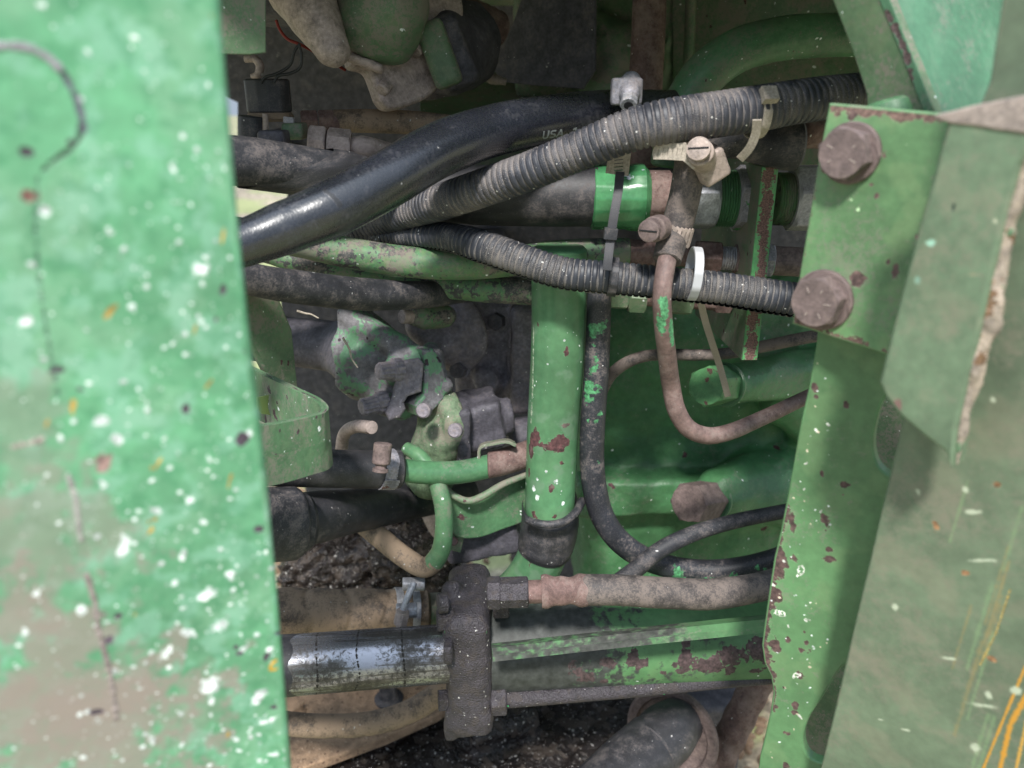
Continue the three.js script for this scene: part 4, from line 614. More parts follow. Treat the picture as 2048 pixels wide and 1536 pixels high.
// ---------- hoses across the middle ----------
{ // dusty wrapped hose at top left
  const o = thing('wrapped_hose', 'dusty dark hose with torn wrapping, upper left beside the speckled plate', 'hose');
  add(o, 'hose', sweep([[20, 300, 0.52, 112], [400, 322, 0.6, 100], [480, 322, 0.62, 98], [600, 338, 0.65, 92], [720, 356, 0.68, 86], [850, 366, 0.72, 80]], { seg: 32 }), M.rubber);
  add(o, 'wrapping', sweep([[572, 336, 0.645, 103], [640, 346, 0.66, 101], [740, 362, 0.69, 96], [860, 368, 0.725, 88]], { seg: 40, cap: false, skewS: 0.036, rfn: (s, th, r, L) => r * (1 + 0.02 * Math.sin(th * 5 + s * 60)) }), M.rubberDark);
}
{ // shiny black hose
  const t = rubberTex(1024, 0.5, 54, { base: hex('1d1f27'), dust: false, specks: 60, rough: 0.27, film: 0.06 }); t.bump(3, 1, 77, 0.3).bump(2, 2, 7, 0.15); t.dust(0.56, 0.95, 0.4, hex('5a5658'));
  const pts = [[60, 560, 0.46, 92], [420, 500, 0.51, 92], [490, 485, 0.52, 95], [580, 452, 0.535, 106], [670, 415, 0.55, 112], [770, 362, 0.575, 112], [880, 299, 0.61, 108], [1000, 258, 0.645, 100], [1110, 238, 0.67, 94], [1230, 224, 0.69, 86], [1345, 222, 0.7, 80]];
  const V = pts.map(p => P(p[0], p[1], p[2])); let s = 0, sx = [0]; for (let i = 1; i < V.length; i++) { s += V[i].distanceTo(V[i - 1]); sx.push(s); }
  { const cv = document.createElement('canvas'); cv.width = 128; cv.height = 40; const c = cv.getContext('2d'); c.fillStyle = '#000'; c.fillRect(0, 0, 128, 40); c.fillStyle = '#fff'; c.font = '30px monospace'; c.fillText('USA 1', 8, 30); const d = c.getImageData(0, 0, 128, 40).data, r = m_(V[8], 47), u0 = r * (PI + 0.62), s0 = lerp(sx[7], sx[8], 0.5), W = 0.05, H = 0.0125, n = t.n; for (let i = 0; i < 300; i++) for (let j = 0; j < 90; j++) { const a = d[(Math.floor(j / 90 * 40) * 128 + Math.floor(i / 300 * 128)) * 4] / 255; if (a < 0.3) continue; const y = Math.floor((s0 + i / 300 * W) / t.size * n) % n, x = Math.floor((u0 - H / 2 + (j / 90) * H) / t.size * n) % n; t.put(y * n + x, a * 0.75 * (0.4 + t.N(3, x, y)), hex('8a8f90'), 0.6); } }
  for (const f of [0.37, 0.375, 0.38]) t.line([[0.045, 0.185], [0.05, 0.187], [0.06, 0.189]], 0.0012, { col: hex('141418'), h: -0.5 });
  const o = thing('black_hose', 'shiny black hose with pale USA print, bending upward behind the corrugated loom', 'hose');
  add(o, 'hose', sweepV(V, pts.map((p, i) => m_(V[i], p[3]) / 2), { seg: 44, step: 0.003 }), t.mat({ bumpScale: 0.0005, clearcoat: 1, clearcoatRoughness: 0.24 }));
  const c = P(1243, 223, 0.692), ax = dirPx([1180, 230, 0.685], [1300, 220, 0.698]), R = m_(c, 42.5), k = thing('hose_clamp', 'grey worm clamp standing upright on the shiny black hose', 'clamp', 'worm drive hose clamps');
  add(k, 'band', bandRing(c, ax, R, 0.013, 0.001), M.dustSteel);
  const A = P(1262, 163, 0.655), B = P(1258, 200, 0.635); add(k, 'screw_housing', solidOf(S.join(0.002, S.cap(A, A.clone().lerp(B, 0.7), m_(A, 20)), S.box(A.clone().lerp(B, 0.55).add(V3(-0.002, 0, -0.006)), [0.012, 0.01, 0.006], 0.002)), 0.0015, A.clone().addScalar(0.035), B.clone().addScalar(-0.035)), M.zincDirty);
  const bd = sub(B, A).normalize(); const h = add(k, 'screw', hexNut(B.clone().addScaledVector(bd, -0.002), B.clone().addScaledVector(bd, 0.007), m_(B, 15), 0), M.zinc); add(h, 'screw_slot', turn(B.clone().addScaledVector(bd, 0.0071), B.clone().addScaledVector(bd, 0.009), [[0, 0.0035], [0.0004, 0.003]], { seg: 16 }), M.void);
  const tg = planeOf([[1215, 345, 0.632], [1262, 340, 0.632], [1222, 305, 0.635]]), slots = []; for (let i = 0; i < 5; i++) { const y = 312 + i * 7; slots.push([[1228, y], [1247, y - 2], [1247, y + 1], [1228, y + 3]]); } add(k, 'slotted_tail', plateGeo(tg, [[1219, 298], [1264, 292], [1257, 352], [1211, 346]], 0.001, 0.0002, slots), M.nylonBeige);
}
const ribs = (deep) => (s, th, r) => { const f = (s / PITCHL) % 1, g = Math.abs(f - 0.5) * 2; return r * (1 - deep * sstep(0.55, 0.92, g)); };
{
  const o = thing('corrugated_loom', 'thick dusty corrugated black loom arching over the fittings', 'conduit', 'corrugated looms');
  add(o, 'conduit', sweep([[660, 478, 0.76, 44], [740, 452, 0.735, 52], [812, 427, 0.705, 62], [885, 403, 0.67, 73], [980, 371, 0.64, 76], [1062, 341, 0.622, 77], [1162, 300, 0.61, 79], [1275, 256, 0.6, 86], [1340, 242, 0.598, 89], [1420, 231, 0.6, 90], [1510, 218, 0.605, 90], [1600, 203, 0.612, 86], [1720, 188, 0.63, 82], [1800, 182, 0.65, 78]], { seg: 44, step: 0.0006, rfn: ribs(0.085) }), M.loomA);
}
{
  const o = thing('split_loom', 'thinner split corrugated loom drooping across the painted hoses', 'conduit', 'corrugated looms');
  const pts = [[690, 464, 0.745, 34], [765, 471, 0.73, 40], [840, 471, 0.705, 50], [900, 475, 0.685, 58], [970, 495, 0.66, 68], [1045, 521, 0.645, 66], [1125, 546, 0.637, 66], [1225, 556, 0.632, 67], [1300, 563, 0.63, 66], [1350, 568, 0.63, 66], [1440, 577, 0.628, 67], [1525, 590, 0.625, 69], [1620, 604, 0.62, 70]];
  // the tube is open along a slit on its upper front; the slit spreads towards the bolted plate
  const sl = PI * 1.5 - 0.62; let gap = 0;
  add(o, 'conduit', sweep(pts, { seg: 52, step: 0.0006, cap: false, th0: sl + 0.07, th1: sl + 2 * PI - 0.07, rfn: (s, th, r, L) => { const e = sstep(0.62, 0.8, s / L), a = th - sl, up = a < 0.5 ? 1 - a / 0.5 : 0; return ribs(0.085)(s, th, r) * (1 + 0.1 * e * up); } }), M.loomB);
  add(o, 'wires', sweep(pts.map(([x, y, d, w]) => [x, y, d + 0.004, w * 0.72]), { seg: 16 }), M.void);
}
{ // large hydraulic line: black hose, green ferrule, fittings
  const o = thing('large_hydraulic_line', 'large black hydraulic hose with glossy green ferrule and zinc fittings', 'hose'), A = [900, 392, 0.705], B = [1640, 399, 0.705];
  add(o, 'rubber_hose', sweep([[760, 378, 0.74, 100], [860, 386, 0.72, 112], [980, 391, 0.71, 118], [1090, 392, 0.706, 120], [1192, 392, 0.705, 120]], { seg: 36 }), M.rubberDark);
  chain(o, A, B, [['ferrule', 1182, 1294, 130, 'crimp', M.ferrule], ['collar', 1290, 1340, 108, 'round', M.rust], ['stem', 1336, 1392, 92, 'round', M.rust], ['hex_nut', 1378, 1429, 118, 'hex', M.zinc, 0.3], ['threaded_sleeve', 1427, 1468, 112, 'thread', M.paintClean], ['hex_nut', 1466, 1503, 122, 'hex', M.zincDirty, 0.45], ['threaded_end', 1546, 1582, 104, 'thread', M.flakeMost], ['hex_nut', 1578, 1640, 122, 'hex', M.zincPale, 0.3]]);
  add(o, 'pipe', sweep([[1600, 400, 0.72, 90], [1680, 398, 0.71, 90], [1760, 396, 0.7, 90]]), M.zincPale);
}
{ // painted hydraulic line
  const o = thing('painted_hydraulic_line', 'hydraulic hose under flaking green paint with rusty hex fittings', 'hose');
  add(o, 'hose', sweep([[60, 390, 0.6, 56], [520, 470, 0.67, 56], [600, 486, 0.68, 58], [700, 506, 0.69, 62], [800, 522, 0.695, 62], [900, 530, 0.7, 60], [1000, 526, 0.705, 58], [1100, 512, 0.71, 60], [1180, 507, 0.712, 60], [1256, 506, 0.712, 60]], { seg: 32 }), M.flakeMost);
  chain(o, [1250, 506, 0.712], [1640, 526, 0.7], [['ferrule', 1250, 1312, 56, 'round', M.rust], ['stem', 1310, 1396, 42, 'round', M.rust], ['hex_nut', 1392, 1441, 64, 'hex', M.rust, 0.1], ['thread', 1439, 1473, 48, 'thread', M.zinc], ['hex_nut', 1470, 1502, 60, 'hex', M.rustBolt, 0.4], ['hex_nut', 1526, 1545, 66, 'hex', M.zincDirty, 0.2], ['body', 1543, 1640, 58, 'round', M.rustBolt]]);
  add(o, 'pipe', sweep([[1620, 526, 0.7, 50], [1740, 530, 0.69, 50]]), M.rustBolt);
}
{
  const o = thing('lower_painted_line', 'green painted hose sagging below the split loom', 'hose');
  add(o, 'hose', sweep([[60, 420, 0.68, 40], [520, 505, 0.73, 36], [600, 527, 0.735, 42], [700, 546, 0.74, 48], [800, 560, 0.74, 50], [900, 572, 0.735, 52], [1000, 580, 0.725, 54], [1140, 585, 0.715, 55]], { seg: 28 }), M.flakeHalf);
  chain(o, [1135, 585, 0.712], [1460, 600, 0.705], [['ferrule', 1135, 1257, 56, 'hex', M.paintDusty, 0.3], ['hex_nut', 1257, 1292, 66, 'hex', M.paintDusty, 0.1], ['stem', 1290, 1342, 40, 'round', M.rust], ['hex_nut', 1340, 1384, 66, 'hex', M.paintDusty, 0.35], ['stem', 1384, 1450, 44, 'round', M.rust], ['lock_nut', 1430, 1462, 52, 'hex', M.rust, 0.1]]);
  const d = thing('drooping_hose', 'matt dark hose drooping below the painted hoses', 'hose'); add(d, 'hose', sweep([[20, 470, 0.5, 64], [420, 535, 0.58, 64], [510, 560, 0.6, 66], [610, 576, 0.63, 68], [720, 588, 0.67, 66], [830, 590, 0.71, 56], [930, 580, 0.77, 48], [1010, 560, 0.85, 44]], { seg: 28 }), M.rubber);
}
{ // bulkhead bracket seen edge on
  const X = P(1530, 400, 0.66), yT = P(1535, 334, 0.66).y, yB = P(1492, 716, 0.66).y, yM = P(1500, 632, 0.66).y, z0 = -0.657, z1 = -0.79, w = 0.012;
  const sh = new THREE.Shape([[z0, yT], [z0, yB], [z0 - 0.005, yB], [-0.84, P(1430, 628, 0.84).y], [-0.84, yT]].map(p => new THREE.Vector2(-p[0], p[1])));
  const g = new THREE.ExtrudeGeometry(sh, { depth: w, bevelEnabled: true, bevelSize: 0.0008, bevelThickness: 0.0008, bevelSegments: 2 }); g.rotateY(PI / 2); g.translate(X.x - w / 2, 0, 0);
  const o = thing('bulkhead_bracket', 'green upright bulkhead plate with rusty front edge and pointed foot', 'bracket'); add(o, 'plate', g, M.paintDusty);
  const e = paintTex(512, 0.12, 59, { base: hex('43904e'), dust: [0.6, 0.9, 0.4], rough: 0.5 }), pe = planeOf([[1525, 450, 0.6555], [1545, 450, 0.6555], [1525, 400, 0.6555]]); mkLine(e, pe, [[1536, 340], [1533, 400], [1527, 470], [1523, 540], [1521, 600], [1503, 650]], 9, { col: hex('664e48'), jag: 0.9 });
  const f = new THREE.BoxGeometry(w + 0.001, yT - yB, 0.002); f.translate(X.x, (yT + yB) / 2, z0 + 0.0012); const uv = f.attributes.uv, ps = f.attributes.position; for (let i = 0; i < uv.count; i++) { const d = V3().fromBufferAttribute(ps, i).sub(pe.o); uv.setXY(i, d.dot(pe.e1), d.dot(pe.e2)); } add(o, 'worn_edge', f, e.mat(), 'front edge with rust showing through green');
}
{ // upright black hose with paint flecks
  const t = rubberTex(512, 0.3, 60, { base: hex('2a2c33'), dust: [0.5, 0.8, 0.6], specks: 140, rough: 0.45, film: 0.3 });
  const pts = [[1199, 560, 0.685, 48], [1197, 640, 0.685, 49], [1193, 740, 0.685, 50], [1186, 840, 0.685, 50], [1184, 920, 0.685, 49], [1190, 980, 0.685, 49], [1206, 1035, 0.685, 48], [1240, 1083, 0.686, 47], [1295, 1119, 0.688, 46], [1370, 1139, 0.69, 45], [1450, 1140, 0.69, 44], [1540, 1122, 0.69, 44], [1620, 1090, 0.69, 44]], V = pts.map(p => P(p[0], p[1], p[2])), r = m_(V[2], 25); let s = 0; const sx = [0]; for (let i = 1; i < V.length; i++) { s += V[i].distanceTo(V[i - 1]); sx.push(s); }
  const q = (x, y, a, b, rot = 0) => { let i = 0; while (i < 7 && pts[i + 1][1] < y) i++; const f = (y - pts[i][1]) / (pts[i + 1][1] - pts[i][1]), cx = lerp(pts[i][0], pts[i + 1][0], f); t.blob(r * (PI - Math.asin(clamp((x - cx) / 25, -0.95, 0.95))), lerp(sx[i], sx[i + 1], f), a * r / 25, b * r / 25, { col: hex('4f8a60'), ro: 0.4, h: 0.35, rot, jag: 0.8 }); };
  for (const [x, y, a, b, o] of [[1195, 648, 15, 11, 0], [1187, 660, 8, 12, 0], [1192, 712, 6, 10, 0.5], [1183, 735, 7, 12, -0.5], [1176, 765, 8, 10, 0], [1194, 763, 8, 6, 0], [1172, 790, 9, 8, 0], [1200, 818, 6, 6, 0], [1190, 833, 6, 4, 0], [1173, 832, 3, 4, 0], [1195, 916, 4, 4, 0], [1180, 775, 12, 5, 0], [1186, 683, 4, 4, 0]]) q(x, y, a, b, o);
  const o = thing('flecked_hose', 'upright black hose with flecks of green paint beside the green tube', 'hose'); add(o, 'hose', sweepV(V, pts.map((p, i) => m_(V[i], p[3]) / 2), { seg: 30 }), t.mat({ bumpScale: 0.0005 }));
  const b = thing('brown_line', 'thin dusty brown line running behind the hanging pipe', 'line'); add(b, 'line', sweep([[1185, 850, 0.745, 25], [1200, 790, 0.745, 25], [1222, 750, 0.745, 24], [1252, 726, 0.745, 24], [1292, 712, 0.745, 23], [1340, 709, 0.745, 23], [1400, 710, 0.745, 23], [1460, 706, 0.745, 23], [1530, 692, 0.745, 24], [1630, 672, 0.74, 25], [1720, 660, 0.735, 25]], { seg: 16 }), M.rubberDusty);
  const d = thing('slanting_hose', 'thin black hose slanting up behind the green strut', 'hose'); add(d, 'hose', sweep([[1230, 1170, 0.645, 36], [1270, 1140, 0.645, 35], [1320, 1100, 0.65, 34], [1390, 1066, 0.66, 32], [1460, 1045, 0.67, 30], [1540, 1028, 0.68, 29], [1640, 1010, 0.69, 29]], { seg: 18 }), M.rubber);
}
{ // hanging steel pipe with rubber sleeve and clamps
  const o = thing('hanging_pipe', 'rusty steel pipe hanging in a hook below a short dusty rubber hose', 'pipe');
  add(o, 'pipe', sweep([[1345, 480, 0.62, 37], [1332, 530, 0.6, 38], [1324, 590, 0.592, 38], [1327, 650, 0.6, 38], [1334, 710, 0.612, 37], [1342, 770, 0.625, 37], [1353, 820, 0.625, 37], [1376, 856, 0.626, 36], [1412, 871, 0.63, 35], [1452, 866, 0.637, 33], [1525, 836, 0.655, 30], [1610, 796, 0.675, 28], [1700, 755, 0.7, 27]], { seg: 26, step: 0.003 }), (() => { const t = metalTex(512, 0.3, 61, hex('6b5854'), 0.6, { dust: [0.45, 0.75, 0.55], specks: 70 }); const w = 0.007; for (const [s, u] of [[0.04, 0.1], [0.055, 0.12], [0.062, 0.035]]) t.blob(w * PI + (u - 0.08) * 0.1, s + 0.02, 0.003, 0.009, { col: hex('579468'), h: 0.2, jag: 0.9 }); return t.mat(); })());
  add(o, 'rubber_hose', sweep([[1388, 270, 0.63, 58], [1380, 320, 0.622, 60], [1372, 380, 0.62, 63], [1360, 430, 0.621, 63], [1346, 475, 0.618, 60], [1334, 520, 0.606, 57]], { seg: 32, step: 0.002, rfn: (s, th, r, L) => r * (1 + 0.012 * Math.sin(th * 4 + s * 80) + (s / L > 0.95 ? 0.03 * Math.sin(th * 9) : 0)) }), M.rubberDusty);
  let c = P(1350, 466, 0.622), ax = dirPx([1360, 430, 0.621], [1340, 500, 0.623]), R = m_(c, 31);
  wormClamp('pale worm clamp with slotted tongue low on the dusty rubber hose', c, ax, R, 0.0135, P(1306, 459, 0.597), V3(-0.55, 0.0, 0.83), V3(0.1, 0.1, 1), [-0.95, 0.62, 6], [M.dustSteel, M.rustBolt], [0.014, 0.0098]);
  c = P(1384, 306, 0.622); ax = dirPx([1386, 285, 0.622], [1378, 340, 0.622]); R = m_(c, 31);
  wormClamp('tan worm clamp on the top end of the dusty rubber hose', c, ax.clone().addScaledVector(V3(-1, 0, 0), 0.25).normalize(), R, 0.012, P(1400, 304, 0.583), V3(-0.35, 0.35, 0.86), V3(-0.9, 0.2, 0.6), [-0.9, 0.75, 6], [M.dustSteel, M.dustSteel], [0.02, 0.0098]);
  const tg = planeOf([[1310, 310, 0.598], [1370, 305, 0.59], [1312, 285, 0.598]]), slots = []; for (let i = 0; i < 6; i++) { const x = 1315 + i * 9.5; slots.push([[x + 2, 294], [x + 4.5, 294], [x + 1.5, 311], [x - 1, 311]]); }
  const k = scene.children[scene.children.length - 1]; add(k, 'slotted_tail', plateGeo(tg, [[1309, 288], [1372, 285], [1378, 305], [1395, 335], [1385, 338], [1366, 322], [1340, 320], [1306, 319], [1304, 308]], 0.0012, 0.0003, slots), M.nylonBeige);
  add(k, 'side_lug', solidOf(S.box(P(1420, 330, 0.607), [0.011, 0.012, 0.009], 0.003, [0.2, 0.3, 0.5]), 0.0015, P(1420, 330, 0.607).addScalar(0.02), P(1420, 330, 0.607).addScalar(-0.02)), M.dustSteel);
}
{ // black boot behind the upper loom
  const o = thing('rubber_boot', 'scuffed black rubber boot flaring under the corrugated loom', 'boot'); add(o, 'boot', sweep([[1400, 276, 0.665, 64], [1470, 280, 0.66, 72], [1530, 285, 0.655, 88], [1580, 288, 0.65, 104], [1592, 288, 0.65, 102]], { seg: 36 }), M.rubber);
  const b = thing('ball_joint', 'dusty round ball joint in the dark gap beside the bolted plate', 'joint'); add(b, 'ball', solidOf(S.rough(S.cap(P(1610, 268, 0.66), P(1660, 268, 0.67), 0.0115, 0.012), 0.001, 3000), 0.002, ...BB(1590, 240, 0.7, 1700, 300, 0.62)), M.rust);
}
// ---------- cable ties ----------
{
  const c = P(1512, 226, 0.607), ax = dirPx([1440, 230, 0.6], [1590, 206, 0.612]).addScaledVector(UP, -0.12).normalize(), R = m_(c, 46);
  const o = thing('cable_tie', 'tan cable tie cinched round the thick corrugated loom', 'cable tie', 'cable ties'); tie(o, c, ax, R, m_(c, 20), M.nylonBeige, V3(0.1, 0.75, 1).normalize(), [P(1514, 240, 0.57), P(1512, 265, 0.575), P(1500, 295, 0.582), P(1480, 318, 0.592)]);
  const e = P(1228, 556, 0.632), ex = dirPx([1170, 552, 0.634], [1290, 563, 0.63]), b = thing('cable_tie', 'black cable tie pulling the split loom up to the clamp', 'cable tie', 'cable ties'); tie(b, e.clone().add(V3(-0.001, 0.001, 0)), ex, m_(e, 36), m_(e, 18), M.nylonBlack, V3(0, 0, 0), null);
  add(b, 'strap', sweepV([P(1240, 345, 0.628), P(1236, 385, 0.618), P(1228, 430, 0.612), P(1222, 470, 0.61), P(1216, 520, 0.604), P(1214, 540, 0.603)], [1, 1, 1, 1, 1, 1], { rect: [m_(e, 8.5), 0.0008], seg: 16, ref: p => EYE.clone().sub(p).normalize() }), M.nylonBlack);
  const hp = P(1221, 467, 0.608), g = boxUV(new THREE.BoxGeometry(m_(hp, 26), m_(hp, 22), 0.006)); g.rotateZ(-0.1); g.translate(...hp.toArray()); add(b, 'lock_head', g, M.nylonBlack);
  const w = P(1385, 572, 0.629), wx = dirPx([1330, 567, 0.63], [1440, 577, 0.628]), t = thing('cable_tie', 'loose white cable tie with a long tail hanging from the split loom', 'cable tie', 'cable ties');
  tie(t, w.clone().addScaledVector(UP, 0.01), wx, m_(w, 50), m_(w, 18), M.nylonWhite, V3(0, 0, 0), null);
  add(t, 'tail', sweepV([P(1398, 590, 0.66), P(1410, 640, 0.672), P(1424, 685, 0.685), P(1440, 735, 0.7), P(1456, 792, 0.712)], [1, 1, 1, 1, 1], { rect: [m_(w, 7.5), 0.0007], seg: 16, ref: p => EYE.clone().sub(p).normalize() }), M.nylonBeige);
}
// ---------- starter and solenoid at top left ----------
{
  const o = thing('starter_motor', 'dark green starter motor with pale nose and bolted flange', 'motor'), k = [780, 80, 0.8], q = w => R_(k, w);
  const nz = dirPx([780, 80, 0.8], [690, 170, 0.74]);
  const fp = planeOf([[765, 170, 0.755], [900, 100, 0.8], [765, 60, 0.765]]);
  add(o, 'flange', plateGeo(fp, spline([[705, 128], [738, 142], [752, 172], [764, 203], [780, 217], [822, 210], [866, 188], [902, 140], [922, 70], [928, 10], [900, -50], [720, -50]], 5), 0.02, 0.004), M.castPale, 'dusty metal flange with oval bolts');
  const body = S.join(0.02, S.cap(P(750, -40, 0.775), P(772, 20, 0.75), q(95), q(80)), S.cap(P(715, 60, 0.745), P(790, 90, 0.755), q(34), q(30)));
  add(o, 'gear_case', solidOf(S.rough(body, 0.002, 2600), 0.004, ...BB(600, -140, 0.9, 900, 190, 0.65)), M.paintDusty);
  add(o, 'nose', solidOf(S.rough(S.join(0.01, S.cap(P(600, -20, 0.735), P(664, 96, 0.715), q(58), q(33)), S.cap(P(690, 112, 0.735), P(760, 136, 0.745), q(9), q(9))), 0.0012, 2600), 0.0036, ...BB(500, -140, 0.85, 790, 190, 0.65)), M.castPale, 'pale rounded metal nose');
  add(o, 'rear_case', solidOf(S.rough(S.join(0.008, S.cyl(P(850, 110, 0.81), P(935, 85, 0.9), q(92), 0.012), S.box(P(905, 110, 0.82), [q(40), q(70), 0.04], 0.01, [0, 0, 0.35])), 0.002, 2600), 0.0045, ...BB(740, -60, 1.0, 1050, 260, 0.72)), M.castDark);
  add(o, 'case_edge', solidOf(S.join(0.004, S.box(P(880, 110, 0.785), [q(28), q(62), 0.02], 0.005, [0, 0, 0.35])), 0.003, ...BB(800, 0, 0.84, 960, 220, 0.74)), M.paintDusty);
  for (const [x, y, d] of [[771, 172, 0.756], [838, 95, 0.776]]) { const a = P(x, y, d); add(o, 'bolt', turn(a.clone().addScaledVector(nz, -0.004), a.clone().addScaledVector(nz, 0.006), round(0.012, q(13), 0.25), { seg: 22 }), M.castPale); }
  const p = thing('top_pipe', 'dusty ribbed elbow at the top edge above the starter motor', 'pipe'); add(p, 'elbow', sweep([[800, -60, 0.86, 70], [850, -10, 0.86, 70], [920, 25, 0.88, 72], [990, 60, 0.92, 74]], { seg: 24, rfn: (s, th, r) => r * (1 + 0.03 * Math.sin(s * 500)) }), M.rust);
}
{
  const gp = thing('corner_panel', 'dull green panel behind the top of the speckled plate', 'panel'), pl = planeOf([[480, 50, 0.62], [530, 50, 0.63], [480, 10, 0.62]]); add(gp, 'panel', plateGeo(pl, [[-100, -400], [529, -400], [533, 106], [500, 110], [-100, 100]], 0.006, 0.001), M.paintDusty);
  const tp = thing('overhead_casting', 'black casting overhead behind the corner panel', 'casting'), c = P(590, -40, 0.8); add(tp, 'body', solidOf(S.rough(S.box(c, [0.05, 0.035, 0.06], 0.008), 0.002, 2600), 0.005, c.clone().addScalar(0.09), c.clone().addScalar(-0.09)), M.castDark);
  const s = thing('solenoid', 'black cylindrical solenoid with two wires on top of stacked blocks', 'solenoid'), k = [540, 190, 0.74], q = w => R_(k, w);
  const A = P(540, 226, 0.74), B = A.clone().add(V3(0, q(64), 0)); add(s, 'can', turn(A, B, round(q(64), q(44), 0.08), { seg: 40 }), M.rubberDark);
  add(s, 'rim', turn(A.clone().add(V3(0, -q(16), 0)), A, round(q(18), q(46), 0.12), { seg: 40 }), M.earthHose);
  add(s, 'terminal_block', turn(P(505, 285, 0.72), P(505, 232, 0.72), round(q(50), q(27), 0.08), { seg: 28 }), M.rubberDark);
  add(s, 'terminal_block', solidOf(S.box(P(548, 275, 0.7), [q(26), q(14), 0.012], 0.002), 0.003, ...BB(500, 230, 0.75, 600, 320, 0.66)), M.castDark); add(s, 'post', turn(P(531, 268, 0.715), P(531, 230, 0.715), round(q(38), q(6), 0.1), { seg: 14 }), M.dustSteel);
  add(s, 'terminal_block', solidOf(S.box(P(590, 262, 0.73), [q(22), q(16), 0.012], 0.002), 0.003, ...BB(550, 220, 0.78, 640, 310, 0.69)), M.paintDusty); add(s, 'nut', hexNut(P(578, 246, 0.725), P(578, 234, 0.725), q(10), 0), M.zincPale);
  add(s, 'mounting_arm', sweep([[560, 270, 0.73, 26], [565, 285, 1.0, 30], [570, 300, 1.5, 40]], { seg: 12, ref: UP }), M.castDark);
  for (const w of [[[522, 166, 0.72], [530, 155, 0.72], [552, 148, 0.72], [580, 130, 0.72], [590, 100, 0.72], [600, 88, 0.72]], [[548, 165, 0.72], [556, 152, 0.72], [580, 147, 0.72], [600, 135, 0.72], [603, 108, 0.72], [598, 90, 0.72]]]) add(s, 'wire', sweep(w.map(p => [...p, 6]), { seg: 8, step: 0.002 }), M.wireBlack);
  const r = thing('red_wire', 'thin red wire hanging under the starter motor nose', 'wire'); add(r, 'wire', sweep([[552, 40, 0.75, 6], [560, 60, 0.75, 6], [575, 78, 0.75, 6], [598, 88, 0.75, 6], [640, 110, 0.77, 6], [690, 140, 0.8, 6]], { seg: 8, step: 0.002 }), M.wireRed);
  const hk = thing('ring_hook', 'tan curved hook above the solenoid', 'hook'); add(hk, 'hook', sweep([[490, 118, 0.76, 14], [510, 118, 0.76, 16], [520, 132, 0.76, 18], [515, 150, 0.76, 16], [502, 152, 0.76, 8]], { seg: 12, step: 0.002 }), M.castPale);
  const u = thing('upper_pipe_line', 'dusty brown pipe line with hex fitting behind the solenoid', 'pipe'); add(u, 'pipe', sweep([[670, 242, 0.79, 44], [740, 242, 0.79, 46], [830, 246, 0.8, 46], [920, 256, 0.81, 46]], { seg: 22 }), M.earthHose); chain(u, [600, 246, 0.78], [700, 243, 0.79], [['hex_nut', 603, 636, 46, 'hex', M.rust, 0.2], ['hex_nut', 638, 668, 44, 'hex', M.rust, 0.4], ['stem', 664, 690, 36, 'round', M.rust]]);
  const e = thing('pale_hex_elbow', 'pale metal hex elbow below the dusty pipe line', 'fitting'); chain(e, [610, 285, 0.715], [720, 296, 0.72], [['hex_nut', 618, 652, 66, 'hex', M.castPale, 0.25], ['hex_nut', 655, 702, 62, 'hex', M.castPale, 0.6]]); add(e, 'pipe', sweep([[695, 293, 0.72, 34], [725, 294, 0.72, 44], [770, 305, 0.735, 42], [840, 330, 0.76, 40]], { seg: 22 }), M.castPale);
  const lf = thing('leaf_scrap', 'small pale green leaf scrap beside the speckled plate', 'leaf'), lp = planeOf([[530, 810, 0.6], [545, 810, 0.61], [530, 790, 0.6]]); add(lf, 'leaf', plateGeo(lp, [[515, 795], [538, 790], [536, 815], [541, 830], [525, 828], [515, 818]], 0.001, 0.0002), M.nylonLeaf);
}
